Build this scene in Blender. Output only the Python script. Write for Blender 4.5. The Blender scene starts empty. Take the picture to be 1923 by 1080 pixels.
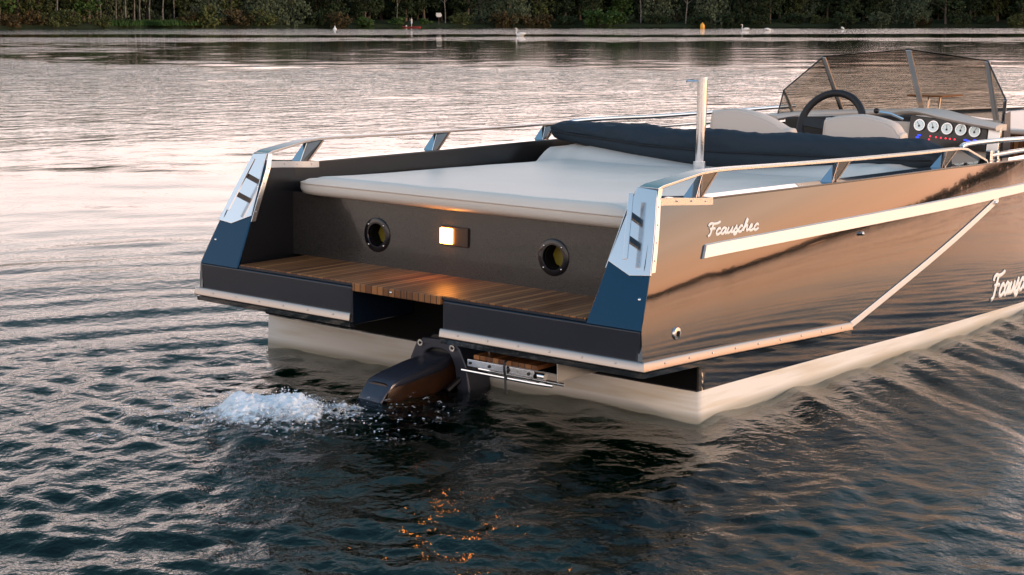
import bpy, bmesh, math, random
import numpy as np
from mathutils import Vector, Matrix, noise as mnoise
R = math.radians
scene = bpy.context.scene
COL = scene.collection

# ---------------------------------------------------------------- camera, world, sun, exposure
CF, CPITCH, CYAW, BROLL = 3000.0, 9.5153, 38.3182, 0.806      # focal length in photo pixels, pitch, heading, heel of the boat
CAM = Vector((-4.5387, -4.1628, 1.4689))
def basis(roll):
    p, a, r = R(CPITCH), R(CYAW), R(roll)
    F = Vector((math.cos(p)*math.cos(a), math.cos(p)*math.sin(a), -math.sin(p)))
    X = F.cross(Vector((0, 0, 1))).normalized(); U = X.cross(F)
    return X*math.cos(r)+U*math.sin(r), U*math.cos(r)-X*math.sin(r), F
def at(u, v, ax, val, boat=True):
    """world (boat=False) or boat-frame point where the sight line of photo pixel (u,v) meets the plane axis=val"""
    X, U, F = basis(BROLL if boat else 0)
    d = F + X*((u-961.5)/CF) + U*((540-v)/CF)
    t = (val-CAM[ax])/d[ax]
    return CAM + d*t
cam_data = bpy.data.cameras.new("camera")
cam_data.sensor_width = 36.0; cam_data.lens = 36.0*CF/1923.0
cam_data.clip_start = 0.1; cam_data.clip_end = 6000
cam = bpy.data.objects.new("camera", cam_data); COL.objects.link(cam)
X0, U0, F0 = basis(0)
cam.matrix_world = Matrix.Translation(CAM) @ Matrix((X0, U0, -F0)).transposed().to_4x4()
scene.camera = cam
X1, U1, F1 = basis(BROLL)
# boat frame -> world: the boat heels a little about the line of sight
ROT = Matrix((X0, U0, F0)).transposed() @ Matrix((X1, U1, F1))
BOAT_M = Matrix.Translation(CAM) @ ROT.to_4x4() @ Matrix.Translation(-CAM)

SUN_AZ, SUN_EL = -66.0, 5.0
world = bpy.data.worlds.new("World"); scene.world = world
world.use_nodes = True
nt = world.node_tree; nt.nodes.clear()
def wn(t, **k):
    n = nt.nodes.new(t)
    for a, b in k.items(): setattr(n, a, b)
    return n
def wmath(op, a, b=None, clamp=False):
    n = wn('ShaderNodeMath', operation=op, use_clamp=clamp)
    for i, s in enumerate((a, b)):
        if s is None: continue
        if isinstance(s, (int, float)): n.inputs[i].default_value = s
        else: nt.links.new(s, n.inputs[i])
    return n.outputs[0]
def wramp(fac, stops, interp='EASE'):
    n = wn('ShaderNodeValToRGB'); cr = n.color_ramp; cr.interpolation = interp
    while len(cr.elements) > 1: cr.elements.remove(cr.elements[-1])
    cr.elements[0].position = stops[0][0]; cr.elements[0].color = (*stops[0][1], 1)
    for p, c in stops[1:]:
        e = cr.elements.new(p); e.color = (*c, 1)
    nt.links.new(fac, n.inputs[0]); return n.outputs[0]
def wmix(fac, a, b, bt='MIX'):
    n = wn('ShaderNodeMix', data_type='RGBA', blend_type=bt)
    if isinstance(fac, (int, float)): n.inputs[0].default_value = fac
    else: nt.links.new(fac, n.inputs[0])
    nt.links.new(a, n.inputs[6]); nt.links.new(b, n.inputs[7]); return n.outputs[2]
sky = wn('ShaderNodeTexSky', sky_type='NISHITA')
sky.sun_disc = False; sky.sun_elevation = R(SUN_EL); sky.sun_rotation = R(90-SUN_AZ)
sky.air_density = 1.2; sky.dust_density = 2.0; sky.ozone_density = 2.5
tc = wn('ShaderNodeTexCoord')
sep = wn('ShaderNodeSeparateXYZ'); nt.links.new(tc.outputs['Generated'], sep.inputs[0])
zc = wmath('MAXIMUM', sep.outputs[2], 0.0)
# bright thin evening veil: cream pink low down, blue above; warmer towards the sunset
rest_a = wramp(zc, [(0, (1.25, .93, .79)), (.10, (1.25, .97, .84)), (.27, (1.05, .92, .86)), (.46, (.52, .60, .70)), (.68, (.13, .24, .36)), (1, (.07, .15, .26))])
rest_b = wramp(zc, [(0, (1.34, 1.03, .95)), (.10, (1.34, 1.09, 1.02)), (.18, (.86, .74, .72)), (.31, (.24, .28, .32)), (.5, (.055, .15, .18)), (.68, (.06, .15, .21)), (1, (.07, .15, .26))])
fdir = (math.cos(R(34)), math.sin(R(34)))
cosf = wmath('ADD', wmath('MULTIPLY', sep.outputs[0], fdir[0]), wmath('MULTIPLY', sep.outputs[1], fdir[1]))
w2 = wmath('MULTIPLY', wmath('SUBTRACT', cosf, 0.05), 2.2, True)
rest = wmix(w2, rest_a, rest_b)
glow = wramp(zc, [(0, (1.0, .42, .19)), (.05, (1.0, .47, .24)), (.13, (.92, .54, .34)), (.24, (.58, .47, .39)), (.40, (.34, .40, .48)), (.68, (.10, .22, .38)), (1, (.06, .15, .29))])
gdir = (math.cos(R(-52)), math.sin(R(-52)))
cosaz = wmath('ADD', wmath('MULTIPLY', sep.outputs[0], gdir[0]), wmath('MULTIPLY', sep.outputs[1], gdir[1]))
w1 = wmath('POWER', wmath('MAXIMUM', wmath('MULTIPLY', wmath('ADD', cosaz, 0.25), 0.8), 0.0, True), 2.0)
veil = wmix(w1, rest, glow)
boost = wmath('ADD', wmath('MULTIPLY', w1, 1.2), 1.0)
# faint streaky clouds
mp = wn('ShaderNodeMapping'); mp.inputs['Scale'].default_value = (1.6, 1.6, 9.0); nt.links.new(tc.outputs['Generated'], mp.inputs[0])
nz = wn('ShaderNodeTexNoise'); nz.inputs['Scale'].default_value = 1.7; nz.inputs['Detail'].default_value = 4; nt.links.new(mp.outputs[0], nz.inputs[0])
cl = wmath('ADD', wmath('MULTIPLY', nz.outputs[0], 0.5), 0.76)
bg1 = wn('ShaderNodeBackground'); nt.links.new(veil, bg1.inputs[0]); nt.links.new(wmath('MULTIPLY', wmath('MULTIPLY', boost, cl), 1.55), bg1.inputs[1])
bg2 = wn('ShaderNodeBackground'); nt.links.new(sky.outputs[0], bg2.inputs[0]); bg2.inputs[1].default_value = 0.05
add = wn('ShaderNodeAddShader'); nt.links.new(bg1.outputs[0], add.inputs[0]); nt.links.new(bg2.outputs[0], add.inputs[1])
wo = wn('ShaderNodeOutputWorld'); nt.links.new(add.outputs[0], wo.inputs[0])

sun_d = bpy.data.lights.new("sun", 'SUN'); sun_d.energy = 2.0; sun_d.angle = R(10); sun_d.color = (1.0, .68, .45)
sun = bpy.data.objects.new("sun", sun_d); COL.objects.link(sun)
sv = Vector((math.cos(R(SUN_EL))*math.cos(R(SUN_AZ)), math.cos(R(SUN_EL))*math.sin(R(SUN_AZ)), math.sin(R(SUN_EL))))
sun.rotation_euler = sv.to_track_quat('Z', 'Y').to_euler()
scene.view_settings.view_transform = 'Standard'; scene.view_settings.look = 'None'
scene.view_settings.gamma = 1.0; scene.view_settings.exposure = 0.04
scene.cycles.use_denoising = True
scene.cycles.max_bounces = 8; scene.cycles.transmission_bounces = 6; scene.cycles.transparent_max_bounces = 12
scene.cycles.caustics_reflective = True; scene.cycles.sample_clamp_indirect = 4.0

# ---------------------------------------------------------------- materials
def mat(name, col=(.5, .5, .5), rough=.5, metal=0, ior=1.5, coat=0, spec=.5, emit=None, es=0, bump=None, var=None, trans=0, coat_rough=.03):
    """bump = (scale, strength, distance[, stretch]); var = (scale, col2, contrast)"""
    m = bpy.data.materials.new(name); m.use_nodes = True
    t = m.node_tree; b = t.nodes['Principled BSDF']
    b.inputs['Base Color'].default_value = (*col, 1); b.inputs['Roughness'].default_value = rough
    b.inputs['Metallic'].default_value = metal; b.inputs['IOR'].default_value = ior
    b.inputs['Coat Weight'].default_value = coat; b.inputs['Coat Roughness'].default_value = coat_rough
    b.inputs['Specular IOR Level'].default_value = spec; b.inputs['Transmission Weight'].default_value = trans
    if emit: b.inputs['Emission Color'].default_value = (*emit, 1); b.inputs['Emission Strength'].default_value = es
    co = t.nodes.new('ShaderNodeTexCoord')
    if var:
        n = t.nodes.new('ShaderNodeTexNoise'); n.inputs['Scale'].default_value = var[0]; n.inputs['Detail'].default_value = 5
        t.links.new(co.outputs['Object'], n.inputs[0])
        r = t.nodes.new('ShaderNodeValToRGB'); k = var[2] if len(var) > 2 else .2
        r.color_ramp.elements[0].position = .5-k; r.color_ramp.elements[1].position = .5+k
        r.color_ramp.elements[0].color = (*col, 1); r.color_ramp.elements[1].color = (*var[1], 1)
        t.links.new(n.outputs[0], r.inputs[0]); t.links.new(r.outputs[0], b.inputs['Base Color'])
    if bump:
        n = t.nodes.new('ShaderNodeTexNoise'); n.inputs['Scale'].default_value = bump[0]; n.inputs['Detail'].default_value = 4
        src = co.outputs['Object']
        if len(bump) > 3:
            mpn = t.nodes.new('ShaderNodeMapping'); mpn.inputs['Scale'].default_value = bump[3]; t.links.new(src, mpn.inputs[0]); src = mpn.outputs[0]
        t.links.new(src, n.inputs[0])
        bm = t.nodes.new('ShaderNodeBump'); bm.inputs['Strength'].default_value = bump[1]; bm.inputs['Distance'].default_value = bump[2]
        t.links.new(n.outputs[0], bm.inputs['Height']); t.links.new(bm.outputs[0], b.inputs['Normal'])
    return m
M = {}
M['teal'] = mat('dark paint with sky blue', (.002, .048, .105), .16, 0, 1.4, spec=.35, bump=(900, .02, .0006))  # blue of the reflected sky is put into the base colour
M['paint'] = mat('dark metallic paint', (.011, .012, .013), .045, 0, 1.70, spec=.5, coat=.6, bump=(900, .02, .0006), coat_rough=.01)
M['matpaint'] = mat('satin dark paint', (.006, .012, .024), .20, 0, 1.48, bump=(700, .08, .0006))
M['white'] = mat('white hull paint', (.62, .60, .56), .28, var=(3, (.52, .50, .46), .3))
M['alu'] = mat('bright anodised trim', (.36, .33, .31), .25, .85, bump=(30, .02, .002))
M['stripe'] = mat('satin side stripe', (.84, .80, .76), .32, .35, bump=(30, .02, .002))
M['steel'] = mat('polished stainless', (.74, .74, .75), .14, 1.0, bump=(40, .015, .002))
M['steelr'] = mat('brushed stainless', (.66, .65, .64), .26, 1.0, bump=(60, .05, .002))
M['pad'] = mat('cream vinyl', (.72, .66, .585), .36, spec=.4, bump=(7, .22, .02), var=(2.2, (.78, .72, .65), .25))
M['seatv'] = mat('cream seat vinyl', (.66, .56, .48), .45, spec=.35, bump=(260, .12, .0015))
M['navy'] = mat('navy canvas', (.024, .037, .052), .85, spec=.2, bump=(14, .35, .02), var=(5, (.028, .042, .058), .2))
M['black'] = mat('black plastic', (.008, .008, .010), .42, bump=(150, .08, .001))
M['blackg'] = mat('black gloss', (.006, .006, .009), .12)
M['inner'] = mat('satin charcoal paint', (.011, .011, .012), .26, 0, 1.45, bump=(700, .08, .0006))
M['dark'] = mat('dark interior and shade', (.004, .004, .004), .8, spec=.15)  # near-black for interiors, also stands in for shade on the lower transom
M['fleck'] = mat('flecked charcoal paint', (.020, .019, .018), .24, .10, 1.5, coat=.55, coat_rough=.04, bump=(700, .10, .0006), var=(420, (.050, .046, .042), .12))
M['rubber'] = mat('rubber', (.012, .012, .014), .6)
M['tubeye'] = mat('olive intake liner', (.20, .16, .02), .35)
M['drive_lit'] = mat('dark drive casing with orange light', (.018, .012, .011), .30, .3, bump=(50, .2, .003), var=(9, (.075, .030, .012), .16))  # orange reflection on the casing put in as blotches of colour
M['anod'] = mat('grey drive casing', (.05, .055, .075), .25, .3, bump=(60, .05, .003))
M['lamp'] = mat('lamp lens', (.9, .7, .4), .3, emit=(1.0, .30, .035), es=40)
M['amber'] = mat('lamp housing', (.03, .018, .010), .35)
M['gaugeface'] = mat('gauge face', (.70, .72, .70), .35, emit=(.75, .85, .85), es=.28)
M['red'] = mat('red led', (.8, .02, .03), .3, emit=(1, .03, .06), es=3.0)
M['blue'] = mat('blue led', (.02, .04, .8), .3, emit=(.03, .06, 1), es=2.2)
M['orange'] = mat('orange lit rail', (.50, .20, .06), .4)
M['skin'] = mat('skin', (.55, .34, .25), .5)
M['bird'] = mat('white plumage', (.80, .79, .76), .7, emit=None)
M['bill'] = mat('orange bill', (.6, .2, .03), .5)
M['duck'] = mat('dark plumage', (.06, .045, .035), .7)
M['buoy'] = mat('yellow buoy', (.85, .38, .02), .4)
M['redb'] = mat('red board', (.60, .04, .03), .4)
M['cloth'] = mat('pale cloth', (.70, .66, .60), .8)
M['clothb'] = mat('light blue cloth', (.45, .55, .66), .8)
M['bark'] = mat('bark', (.10, .075, .055), .9, bump=(6, .6, .05))
M['birch'] = mat('pale bark', (.20, .18, .15), .85, var=(2.5, (.07, .06, .05), .12))
def teak():
    m = mat('teak planks', (.25, .10, .035), .42, spec=.4)
    t = m.node_tree; b = t.nodes['Principled BSDF']; co = t.nodes.new('ShaderNodeTexCoord')
    s = t.nodes.new('ShaderNodeSeparateXYZ'); t.links.new(co.outputs['Object'], s.inputs[0])
    def mth(op, a, c):
        n = t.nodes.new('ShaderNodeMath'); n.operation = op
        for i, q in enumerate((a, c)):
            if isinstance(q, (int, float)): n.inputs[i].default_value = q
            else: t.links.new(q, n.inputs[i])
        return n.outputs[0]
    # planks run fore and aft, each with its own tone; dark caulking between
    yy = mth('MULTIPLY', s.outputs[1], 1/.031); fr = mth('FRACT', mth('ADD', yy, 200), 0); idx = mth('FLOOR', yy, 0)
    wnz = t.nodes.new('ShaderNodeTexWhiteNoise'); wnz.noise_dimensions = '1D'; t.links.new(idx, wnz.inputs['W'])
    mp = t.nodes.new('ShaderNodeMapping'); mp.inputs['Scale'].default_value = (5, 90, 5); t.links.new(co.outputs['Object'], mp.inputs[0])
    nz = t.nodes.new('ShaderNodeTexNoise'); nz.inputs['Scale'].default_value = 1.5; nz.inputs['Detail'].default_value = 6; t.links.new(mp.outputs[0], nz.inputs[0])
    f = mth('ADD', mth('MULTIPLY', wnz.outputs[0], .55), mth('MULTIPLY', nz.outputs[0], .6))
    r = t.nodes.new('ShaderNodeValToRGB'); e = r.color_ramp.elements
    e[0].position = .2; e[0].color = (.10, .034, .012, 1); e[1].position = .95; e[1].color = (.44, .19, .065, 1)
    t.links.new(f, r.inputs[0])
    gap = mth('LESS_THAN', fr, .13)
    mx = t.nodes.new('ShaderNodeMix'); mx.data_type = 'RGBA'; t.links.new(gap, mx.inputs[0]); t.links.new(r.outputs[0], mx.inputs[6]); mx.inputs[7].default_value = (.02, .010, .006, 1)
    t.links.new(mx.outputs[2], b.inputs['Base Color'])
    bp = t.nodes.new('ShaderNodeBump'); bp.inputs['Strength'].default_value = .6; bp.inputs['Distance'].default_value = .002
    t.links.new(mth('SUBTRACT', nz.outputs[0], mth('MULTIPLY', gap, 1.5)), bp.inputs['Height']); t.links.new(bp.outputs[0], b.inputs['Normal'])
    return m
M['teak'] = teak()
def hullmat():
    m = mat('hull dark over white boot top', (.012, .015, .020), .045, 0, 1.50, coat=.4, coat_rough=.01)
    t = m.node_tree; b = t.nodes['Principled BSDF']; co = t.nodes.new('ShaderNodeTexCoord')
    s = t.nodes.new('ShaderNodeSeparateXYZ'); t.links.new(co.outputs['Object'], s.inputs[0])
    a = t.nodes.new('ShaderNodeMath'); a.operation = 'MULTIPLY_ADD'; t.links.new(s.outputs[0], a.inputs[0]); a.inputs[1].default_value = .011; t.links.new(s.outputs[2], a.inputs[2])
    lt = t.nodes.new('ShaderNodeMath'); lt.operation = 'LESS_THAN'; t.links.new(a.outputs[0], lt.inputs[0]); lt.inputs[1].default_value = .130
    nz = t.nodes.new('ShaderNodeTexNoise'); nz.inputs['Scale'].default_value = 3.; nz.inputs['Detail'].default_value = 6
    mp = t.nodes.new('ShaderNodeMapping'); mp.inputs['Scale'].default_value = (.6, .6, 8); t.links.new(co.outputs['Object'], mp.inputs[0]); t.links.new(mp.outputs[0], nz.inputs[0])
    r = t.nodes.new('ShaderNodeValToRGB'); e = r.color_ramp.elements; e[0].position = .35; e[0].color = (.62, .56, .46, 1); e[1].position = .55; e[1].color = (.76, .74, .70, 1)
    t.links.new(nz.outputs[0], r.inputs[0])
    mx = t.nodes.new('ShaderNodeMix'); mx.data_type = 'RGBA'; t.links.new(lt.outputs[0], mx.inputs[0]); mx.inputs[6].default_value = (.012, .015, .020, 1); t.links.new(r.outputs[0], mx.inputs[7])
    gp = t.nodes.new('ShaderNodeNewGeometry'); sz = t.nodes.new('ShaderNodeSeparateXYZ'); t.links.new(gp.outputs['Position'], sz.inputs[0])
    wz = t.nodes.new('ShaderNodeMath'); wz.operation = 'MULTIPLY_ADD'; t.links.new(nz.outputs[0], wz.inputs[0]); wz.inputs[1].default_value = -.030; t.links.new(sz.outputs[2], wz.inputs[2])
    wr = t.nodes.new('ShaderNodeMapRange'); t.links.new(wz.outputs[0], wr.inputs[0]); wr.inputs[1].default_value = -.004; wr.inputs[2].default_value = .026; wr.inputs[3].default_value = .65; wr.inputs[4].default_value = 0
    wm = t.nodes.new('ShaderNodeMix'); wm.data_type = 'RGBA'; t.links.new(wr.outputs[0], wm.inputs[0]); t.links.new(mx.outputs[2], wm.inputs[6]); wm.inputs[7].default_value = (.16, .15, .09, 1)
    t.links.new(wm.outputs[2], b.inputs['Base Color'])
    for nm, lo, hi in (('Roughness', .045, .35), ('Coat Weight', .4, 0), ('IOR', 1.50, 1.4)):
        q = t.nodes.new('ShaderNodeMapRange'); t.links.new(lt.outputs[0], q.inputs[0]); q.inputs[3].default_value = lo; q.inputs[4].default_value = hi
        t.links.new(q.outputs[0], b.inputs[nm])
    return m
M['hull'] = hullmat()
def glassmat():
    m = bpy.data.materials.new('smoked glass'); m.use_nodes = True; t = m.node_tree; t.nodes.clear()
    tr = t.nodes.new('ShaderNodeBsdfTransparent'); tr.inputs[0].default_value = (.61, .575, .53, 1)
    gl = t.nodes.new('ShaderNodeBsdfGlossy'); gl.inputs['Roughness'].default_value = .02; gl.inputs[0].default_value = (.9, .9, .9, 1)
    fr0 = t.nodes.new('ShaderNodeFresnel'); fr0.inputs[0].default_value = 1.35
    gg = t.nodes.new('ShaderNodeNewGeometry'); iv = t.nodes.new('ShaderNodeMath'); iv.operation = 'SUBTRACT'; iv.inputs[0].default_value = 1; t.links.new(gg.outputs['Backfacing'], iv.inputs[1])
    fr = t.nodes.new('ShaderNodeMath'); fr.operation = 'MULTIPLY'; t.links.new(fr0.outputs[0], fr.inputs[0]); t.links.new(iv.outputs[0], fr.inputs[1])
    mx = t.nodes.new('ShaderNodeMixShader'); o = t.nodes.new('ShaderNodeOutputMaterial')
    t.links.new(fr.outputs[0], mx.inputs[0]); t.links.new(tr.outputs[0], mx.inputs[1]); t.links.new(gl.outputs[0], mx.inputs[2]); t.links.new(mx.outputs[0], o.inputs[0])
    return m
M['glass'] = glassmat()

# ---------------------------------------------------------------- mesh helpers
def tag(o, label=None, cat=None, group=None, kind=None):
    if label: o['label'] = label
    if cat: o['category'] = cat
    if group: o['group'] = group
    if kind: o['kind'] = kind
    return o
def empty(name, loc=(0, 0, 0)):
    o = bpy.data.objects.new(name, None); COL.objects.link(o); o.location = loc; o.empty_display_size = .2; return o
def link(name, me, m, parent=None, smooth=35, bevel=0, seg=2):
    me.materials.append(m) if m else None
    o = bpy.data.objects.new(name, me); COL.objects.link(o)
    if parent is not None: o.parent = parent
    if smooth:
        me.polygons.foreach_set('use_smooth', [True]*len(me.polygons)); me.set_sharp_from_angle(angle=R(smooth))
    if bevel:
        b = o.modifiers.new('bevel', 'BEVEL'); b.width = bevel; b.segments = seg; b.limit_method = 'ANGLE'; b.angle_limit = R(30)
        b.harden_normals = True
    return o
class MB:
    def __init__(s): s.v = []; s.f = []
    def add(s, vs, fs):
        n = len(s.v); s.v += [tuple(p) for p in vs]; s.f += [tuple(i+n for i in f) for f in fs]; return s
    def box(s, a, b):
        (x0, y0, z0), (x1, y1, z1) = a, b
        return s.add([(x0,y0,z0),(x1,y0,z0),(x1,y1,z0),(x0,y1,z0),(x0,y0,z1),(x1,y0,z1),(x1,y1,z1),(x0,y1,z1)],
                     [(0,3,2,1),(4,5,6,7),(0,1,5,4),(1,2,6,5),(2,3,7,6),(3,0,4,7)])
    def prism(s, poly, d):
        """extrude a 3-D polygon by vector d"""
        n = len(poly); P = [Vector(p) for p in poly]; d = Vector(d)
        return s.add(P+[p+d for p in P], [tuple(range(n))[::-1], tuple(range(n, 2*n))]+[(i, (i+1) % n, n+(i+1) % n, n+i) for i in range(n)])
    def tube(s, path, r, n=10, cap=True, sx=1.0, up=None, sn=1.0):
        P = [Vector(p) for p in path]; rings = []; prev = None
        for i, p in enumerate(P):
            t = (P[min(i+1, len(P)-1)]-P[max(i-1, 0)]).normalized()
            a = Vector(up) if up else (prev if prev is not None else (Vector((0, 0, 1)) if abs(t.z) < .9 else Vector((1, 0, 0))))
            b = t.cross(a).normalized(); a = b.cross(t).normalized(); prev = a
            rr = r[i] if isinstance(r, (list, tuple)) else r
            rings.append([p+(b*math.cos(q)*sx+a*math.sin(q)*sn)*rr for q in (2*math.pi*k/n for k in range(n))])
        return s.loft(rings, cap)
    def loft(s, rings, cap=True, closed=True):
        n = len(rings[0]); vs = [p for r in rings for p in r]; fs = []
        for i in range(len(rings)-1):
            for k in range(n if closed else n-1):
                k2 = (k+1) % n; fs.append((i*n+k, i*n+k2, (i+1)*n+k2, (i+1)*n+k))
        if cap and closed: fs += [tuple(range(n))[::-1], tuple((len(rings)-1)*n+k for k in range(n))]
        return s.add(vs, fs)
    def strip(s, path, w, th, nrm):
        """flat bar along path; w vector(s) across width, nrm vector thickness"""
        rings = []
        for i, p in enumerate(path):
            p = Vector(p); wv = Vector(w[i] if isinstance(w, list) else w); nv = Vector(nrm[i] if isinstance(nrm, list) else nrm)*th
            rings.append([p-wv/2, p+wv/2, p+wv/2+nv, p-wv/2+nv])
        return s.loft(rings)
    def cyl(s, a, b, r, n=16, r2=None): return s.tube([a, b], [r, r if r2 is None else r2], n)
    def ball(s, c, r, n=10, sc=(1, 1, 1)):
        c = Vector(c); rings = []
        for i in range(n+1):
            th = math.pi*i/n; rr = max(math.sin(th), 1e-3)*r
            rings.append([c+Vector((rr*math.cos(q)*sc[0], rr*math.sin(q)*sc[1], r*math.cos(th)*sc[2])) for q in (2*math.pi*k/(2*n) for k in range(2*n))])
        return s.loft(rings)
    def build(s, name, m, parent=None, smooth=35, bevel=0, seg=2):
        me = bpy.data.meshes.new(name); me.from_pydata([tuple(p) for p in s.v], [], s.f); 
        bm = bmesh.new(); bm.from_mesh(me); bmesh.ops.recalc_face_normals(bm, faces=bm.faces); bm.to_mesh(me); bm.free()
        return link(name, me, m, parent, smooth, bevel, seg)
def lerp(a, b, t): return a+(b-a)*t
def interp(x, pts):
    if x <= pts[0][0]: return pts[0][1]
    for (x0, y0), (x1, y1) in zip(pts, pts[1:]):
        if x <= x1: return lerp(y0, y1, (x-x0)/(x1-x0))
    return pts[-1][1]
def smooth_pts(pts, n=8):
    """Catmull-Rom through points of any dimension"""
    P = [Vector(p) for p in pts]; out = []
    for i in range(len(P)-1):
        a, b, c, d = P[max(i-1, 0)], P[i], P[i+1], P[min(i+2, len(P)-1)]
        for k in range(n):
            t = k/n; out.append(.5*((2*b)+(c-a)*t+(2*a-5*b+4*c-d)*t*t+(3*b-a-3*c+d)*t**3))
    out.append(P[-1]); return out

# ================================================================ THE BOAT (boat frame: x forward, y port, z up, water at z=0)
boat = empty('motorboat')
tag(boat, 'dark motorboat with cream sun pad, teak bathing platform and smoked windscreen, seen from astern', 'motorboat')
BP = boat
YG = [(-.1, 1.045), (.0, 1.048), (.25, 1.056), (.535, 1.072), (1.475, 1.130), (2.447, 1.187), (3.4, 1.200), (4.3, 1.15), (5.2, 1.0), (6.0, .74), (6.6, .42), (7.05, .05)]
ZG = [(0, .845), (.25, .845), (.53, .825), (1.5, .822), (2.45, .824), (3.4, .812), (5, .83), (7.05, .90)]
def yg(x):
    return sum(interp(x+d, YG) for d in (-.3, -.2, -.1, 0, .1, .2, .3))/7 if x > .6 else interp(x, YG)
def zg(x): return interp(x, ZG)
def ys(x, z):
    """half breadth of the topside at station x, height z"""
    k = max(.03, .55*(1-x/3.7)); zc_ = .50+.085*max(x, 0); t0 = .162-.010*x
    if x > 3.6: t0 = lerp(.126, -.25, min((x-3.6)/3, 1))
    G = zg(x)
    f = lambda q: t0*q + k*(q*q/2 - zc_*q)
    lo = max(z, .25)
    y = yg(x) + f(G)-f(lo)
    if z < .25: y += .05*(.25-z)
    return y
RUB = [(0.0, .286), (1.49, .225), (3.0, .648)]          # line of the rub rail, then the diagonal trim
def zl(x): return interp(x, RUB)
PROUD = .022
# --- hull: the inner body with transom at x=.39 down below the water
def hull():
    mb = MB(); rings = []
    xs = [.39, .45]+[.6+.2*i for i in range(33)]
    xs = [x for x in xs if x < 7.0]+[7.04]
    for x in xs:
        b = .045 if x > .8 else 0
        o = lambda z: max(ys(x, z)-PROUD, .02)
        keel = lerp(-.38, .1, max(0, (x-4.5)/2.6)**2)
        ch = lerp(-.10, .15, max(0, (x-4.0)/3.1)**1.5)
        G = zg(x)-.012
        half = [(0, keel), (o(ch)*.5, lerp(keel, ch, .55)), (o(ch)*.97, ch)]+[(o(z), z) for z in np.linspace(ch+.02, G, 16)]+[(max(o(G)-.05, .01), G+.004)]
        in_z = .66 if x < 4.3 else .75
        full = half+[(0.0, in_z)] if False else half
        rings.append([Vector((x, y, z)) for y, z in full]+[Vector((x, -y, z)) for y, z in reversed(full)][:-1])
    mb.loft(rings, cap=False, closed=True)
    low = [p for p in rings[0] if p.z < .44]
    mb.add(low, [tuple(range(len(low)))])
    # remove the lid: faces joining the two gunwales are replaced by decks below
    n = len(rings[0]); half_n = (n+1)//2
    mb.f = [f for f in mb.f if len(f) > 4 or not (len(f) == 4 and any(i % n == half_n-1 for i in f) and any(i % n == half_n for i in f))]
    return mb
hm = hull().build('hull', M['hull'], BP, smooth=30)
s_ = hm.modifiers.new('solid', 'SOLIDIFY'); s_.thickness = .02; s_.offset = -1
# --- side panels: the proud topsides above the rub rail and diagonal (both sides)
for sgn in (-1, 1):
    mb = MB(); xs = list(np.linspace(.0, 3.0, 61))+list(np.linspace(3.1, 7.0, 30)); rows = 26; rings = []
    for x in xs:
        z0 = zl(x) if x <= 3.0 else .648
        z0 = min(z0, zg(x)-.05); ring = []
        zz = np.linspace(z0-.0, zg(x), rows)
        for z in zz:
            xx = x
            if x < .42:                                    # the raked after edge
                rake = max(0.0, (z-.41)*.487); xx = rake+(x/.42)*(.42-rake)
            ring.append(Vector((xx, sgn*max(ys(xx, z), .03), z)))
        inner = [Vector((p.x, p.y-sgn*PROUD*1.2, p.z)) for p in reversed(ring)]
        rings.append(ring+inner)
    mb.loft(rings, cap=True, closed=True)
    mb.build('side_panel', M['paint'], BP, smooth=30)
# --- bulwarks: inner wall from the stern to the cockpit, and capping
def yin(x): return min(.915+.17*x, .985) if x < .5 else yg(x)-.085
for sgn in (-1, 1):
    mb = MB(); rings = []
    for x in [.0, .1, .2, .3, .4, .401, .5, .75, 1.0, 1.5, 2.0, 2.5, 3.0, 3.6, 4.2]:
        zb = .30 if x <= .4 else .60
        zt = zg(x)-.002
        xs_ = lambda z: x if x >= .42 else max(0, (z-.41)*.487)+(x/.42)*(.42-max(0, (z-.41)*.487))
        rings.append([Vector((xs_(zb), sgn*(ys(x, zb)-.028), zb)), Vector((xs_(zb), sgn*yin(xs_(zb)), zb)), Vector((xs_(.5), sgn*yin(xs_(.5)), .5 if x <= .4 else .64)),
                      Vector((xs_(zt), sgn*yin(xs_(zt)), zt)), Vector((xs_(zt), sgn*(ys(xs_(zt), zt)-.004), zt)), Vector((xs_(.6), sgn*(ys(xs_(.6), .6)-.026), .62))])
    mb.loft(rings).build('bulwark', M['inner'], BP, smooth=30, bevel=.003)
    # raked after face closing plate
    a = [(-.002, sgn*ys(0, .41), .41), (.082, sgn*ys(.08, .58), .58), (.155, sgn*ys(.15, .73), .73), (.209, sgn*ys(.21, .84), .84), (.209, sgn*.951, .84), (-.002, sgn*.913, .41)]
    MB().prism(a, (.008, 0, -.004)).build('after_face', M['teal'], BP, smooth=30, bevel=.004)
# --- bathing platform: two wings of the stern fairing with a central notch
for sgn in (-1, 1):
    yo = ys(0, .30)
    prof = [(0.0, sgn*.238), (0.0, sgn*(ys(0, .41)-.003)), (.395, sgn*(ys(.39, .41)-.02)), (.395, sgn*.238)]
    mb = MB()
    mb.prism([(x, y, .250) for x, y in prof], (0, 0, .160))
    mb.build('platform_wing', M['matpaint'], BP, smooth=30, bevel=.008, seg=3)
MB().box((.005, -.910, .4105), (.398, .910, .4205)).build('deck_edge', M['matpaint'], BP, bevel=.002)
mb = MB().box((.006, -.905, .4206), (.397, .905, .4266)); tk = mb.build('teak_deck', M['teak'], BP, bevel=.0015)
mb = MB().box((-.006, -.232, .393), (.20, .232, .4262)); nb = mb.build('teak_step', M['teak'], BP, bevel=.003)
MB().ball((-.008, 0.02, .412), .006, 6).build('bolt', M['steel'], nb)
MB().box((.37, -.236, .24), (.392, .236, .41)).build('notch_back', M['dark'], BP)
MB().box((.376, -1.150, .134), (.3885, 1.150, .252)).build('transom_shade', M['dark'], BP)  # thin black sheet added for the shade under the platform
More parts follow.
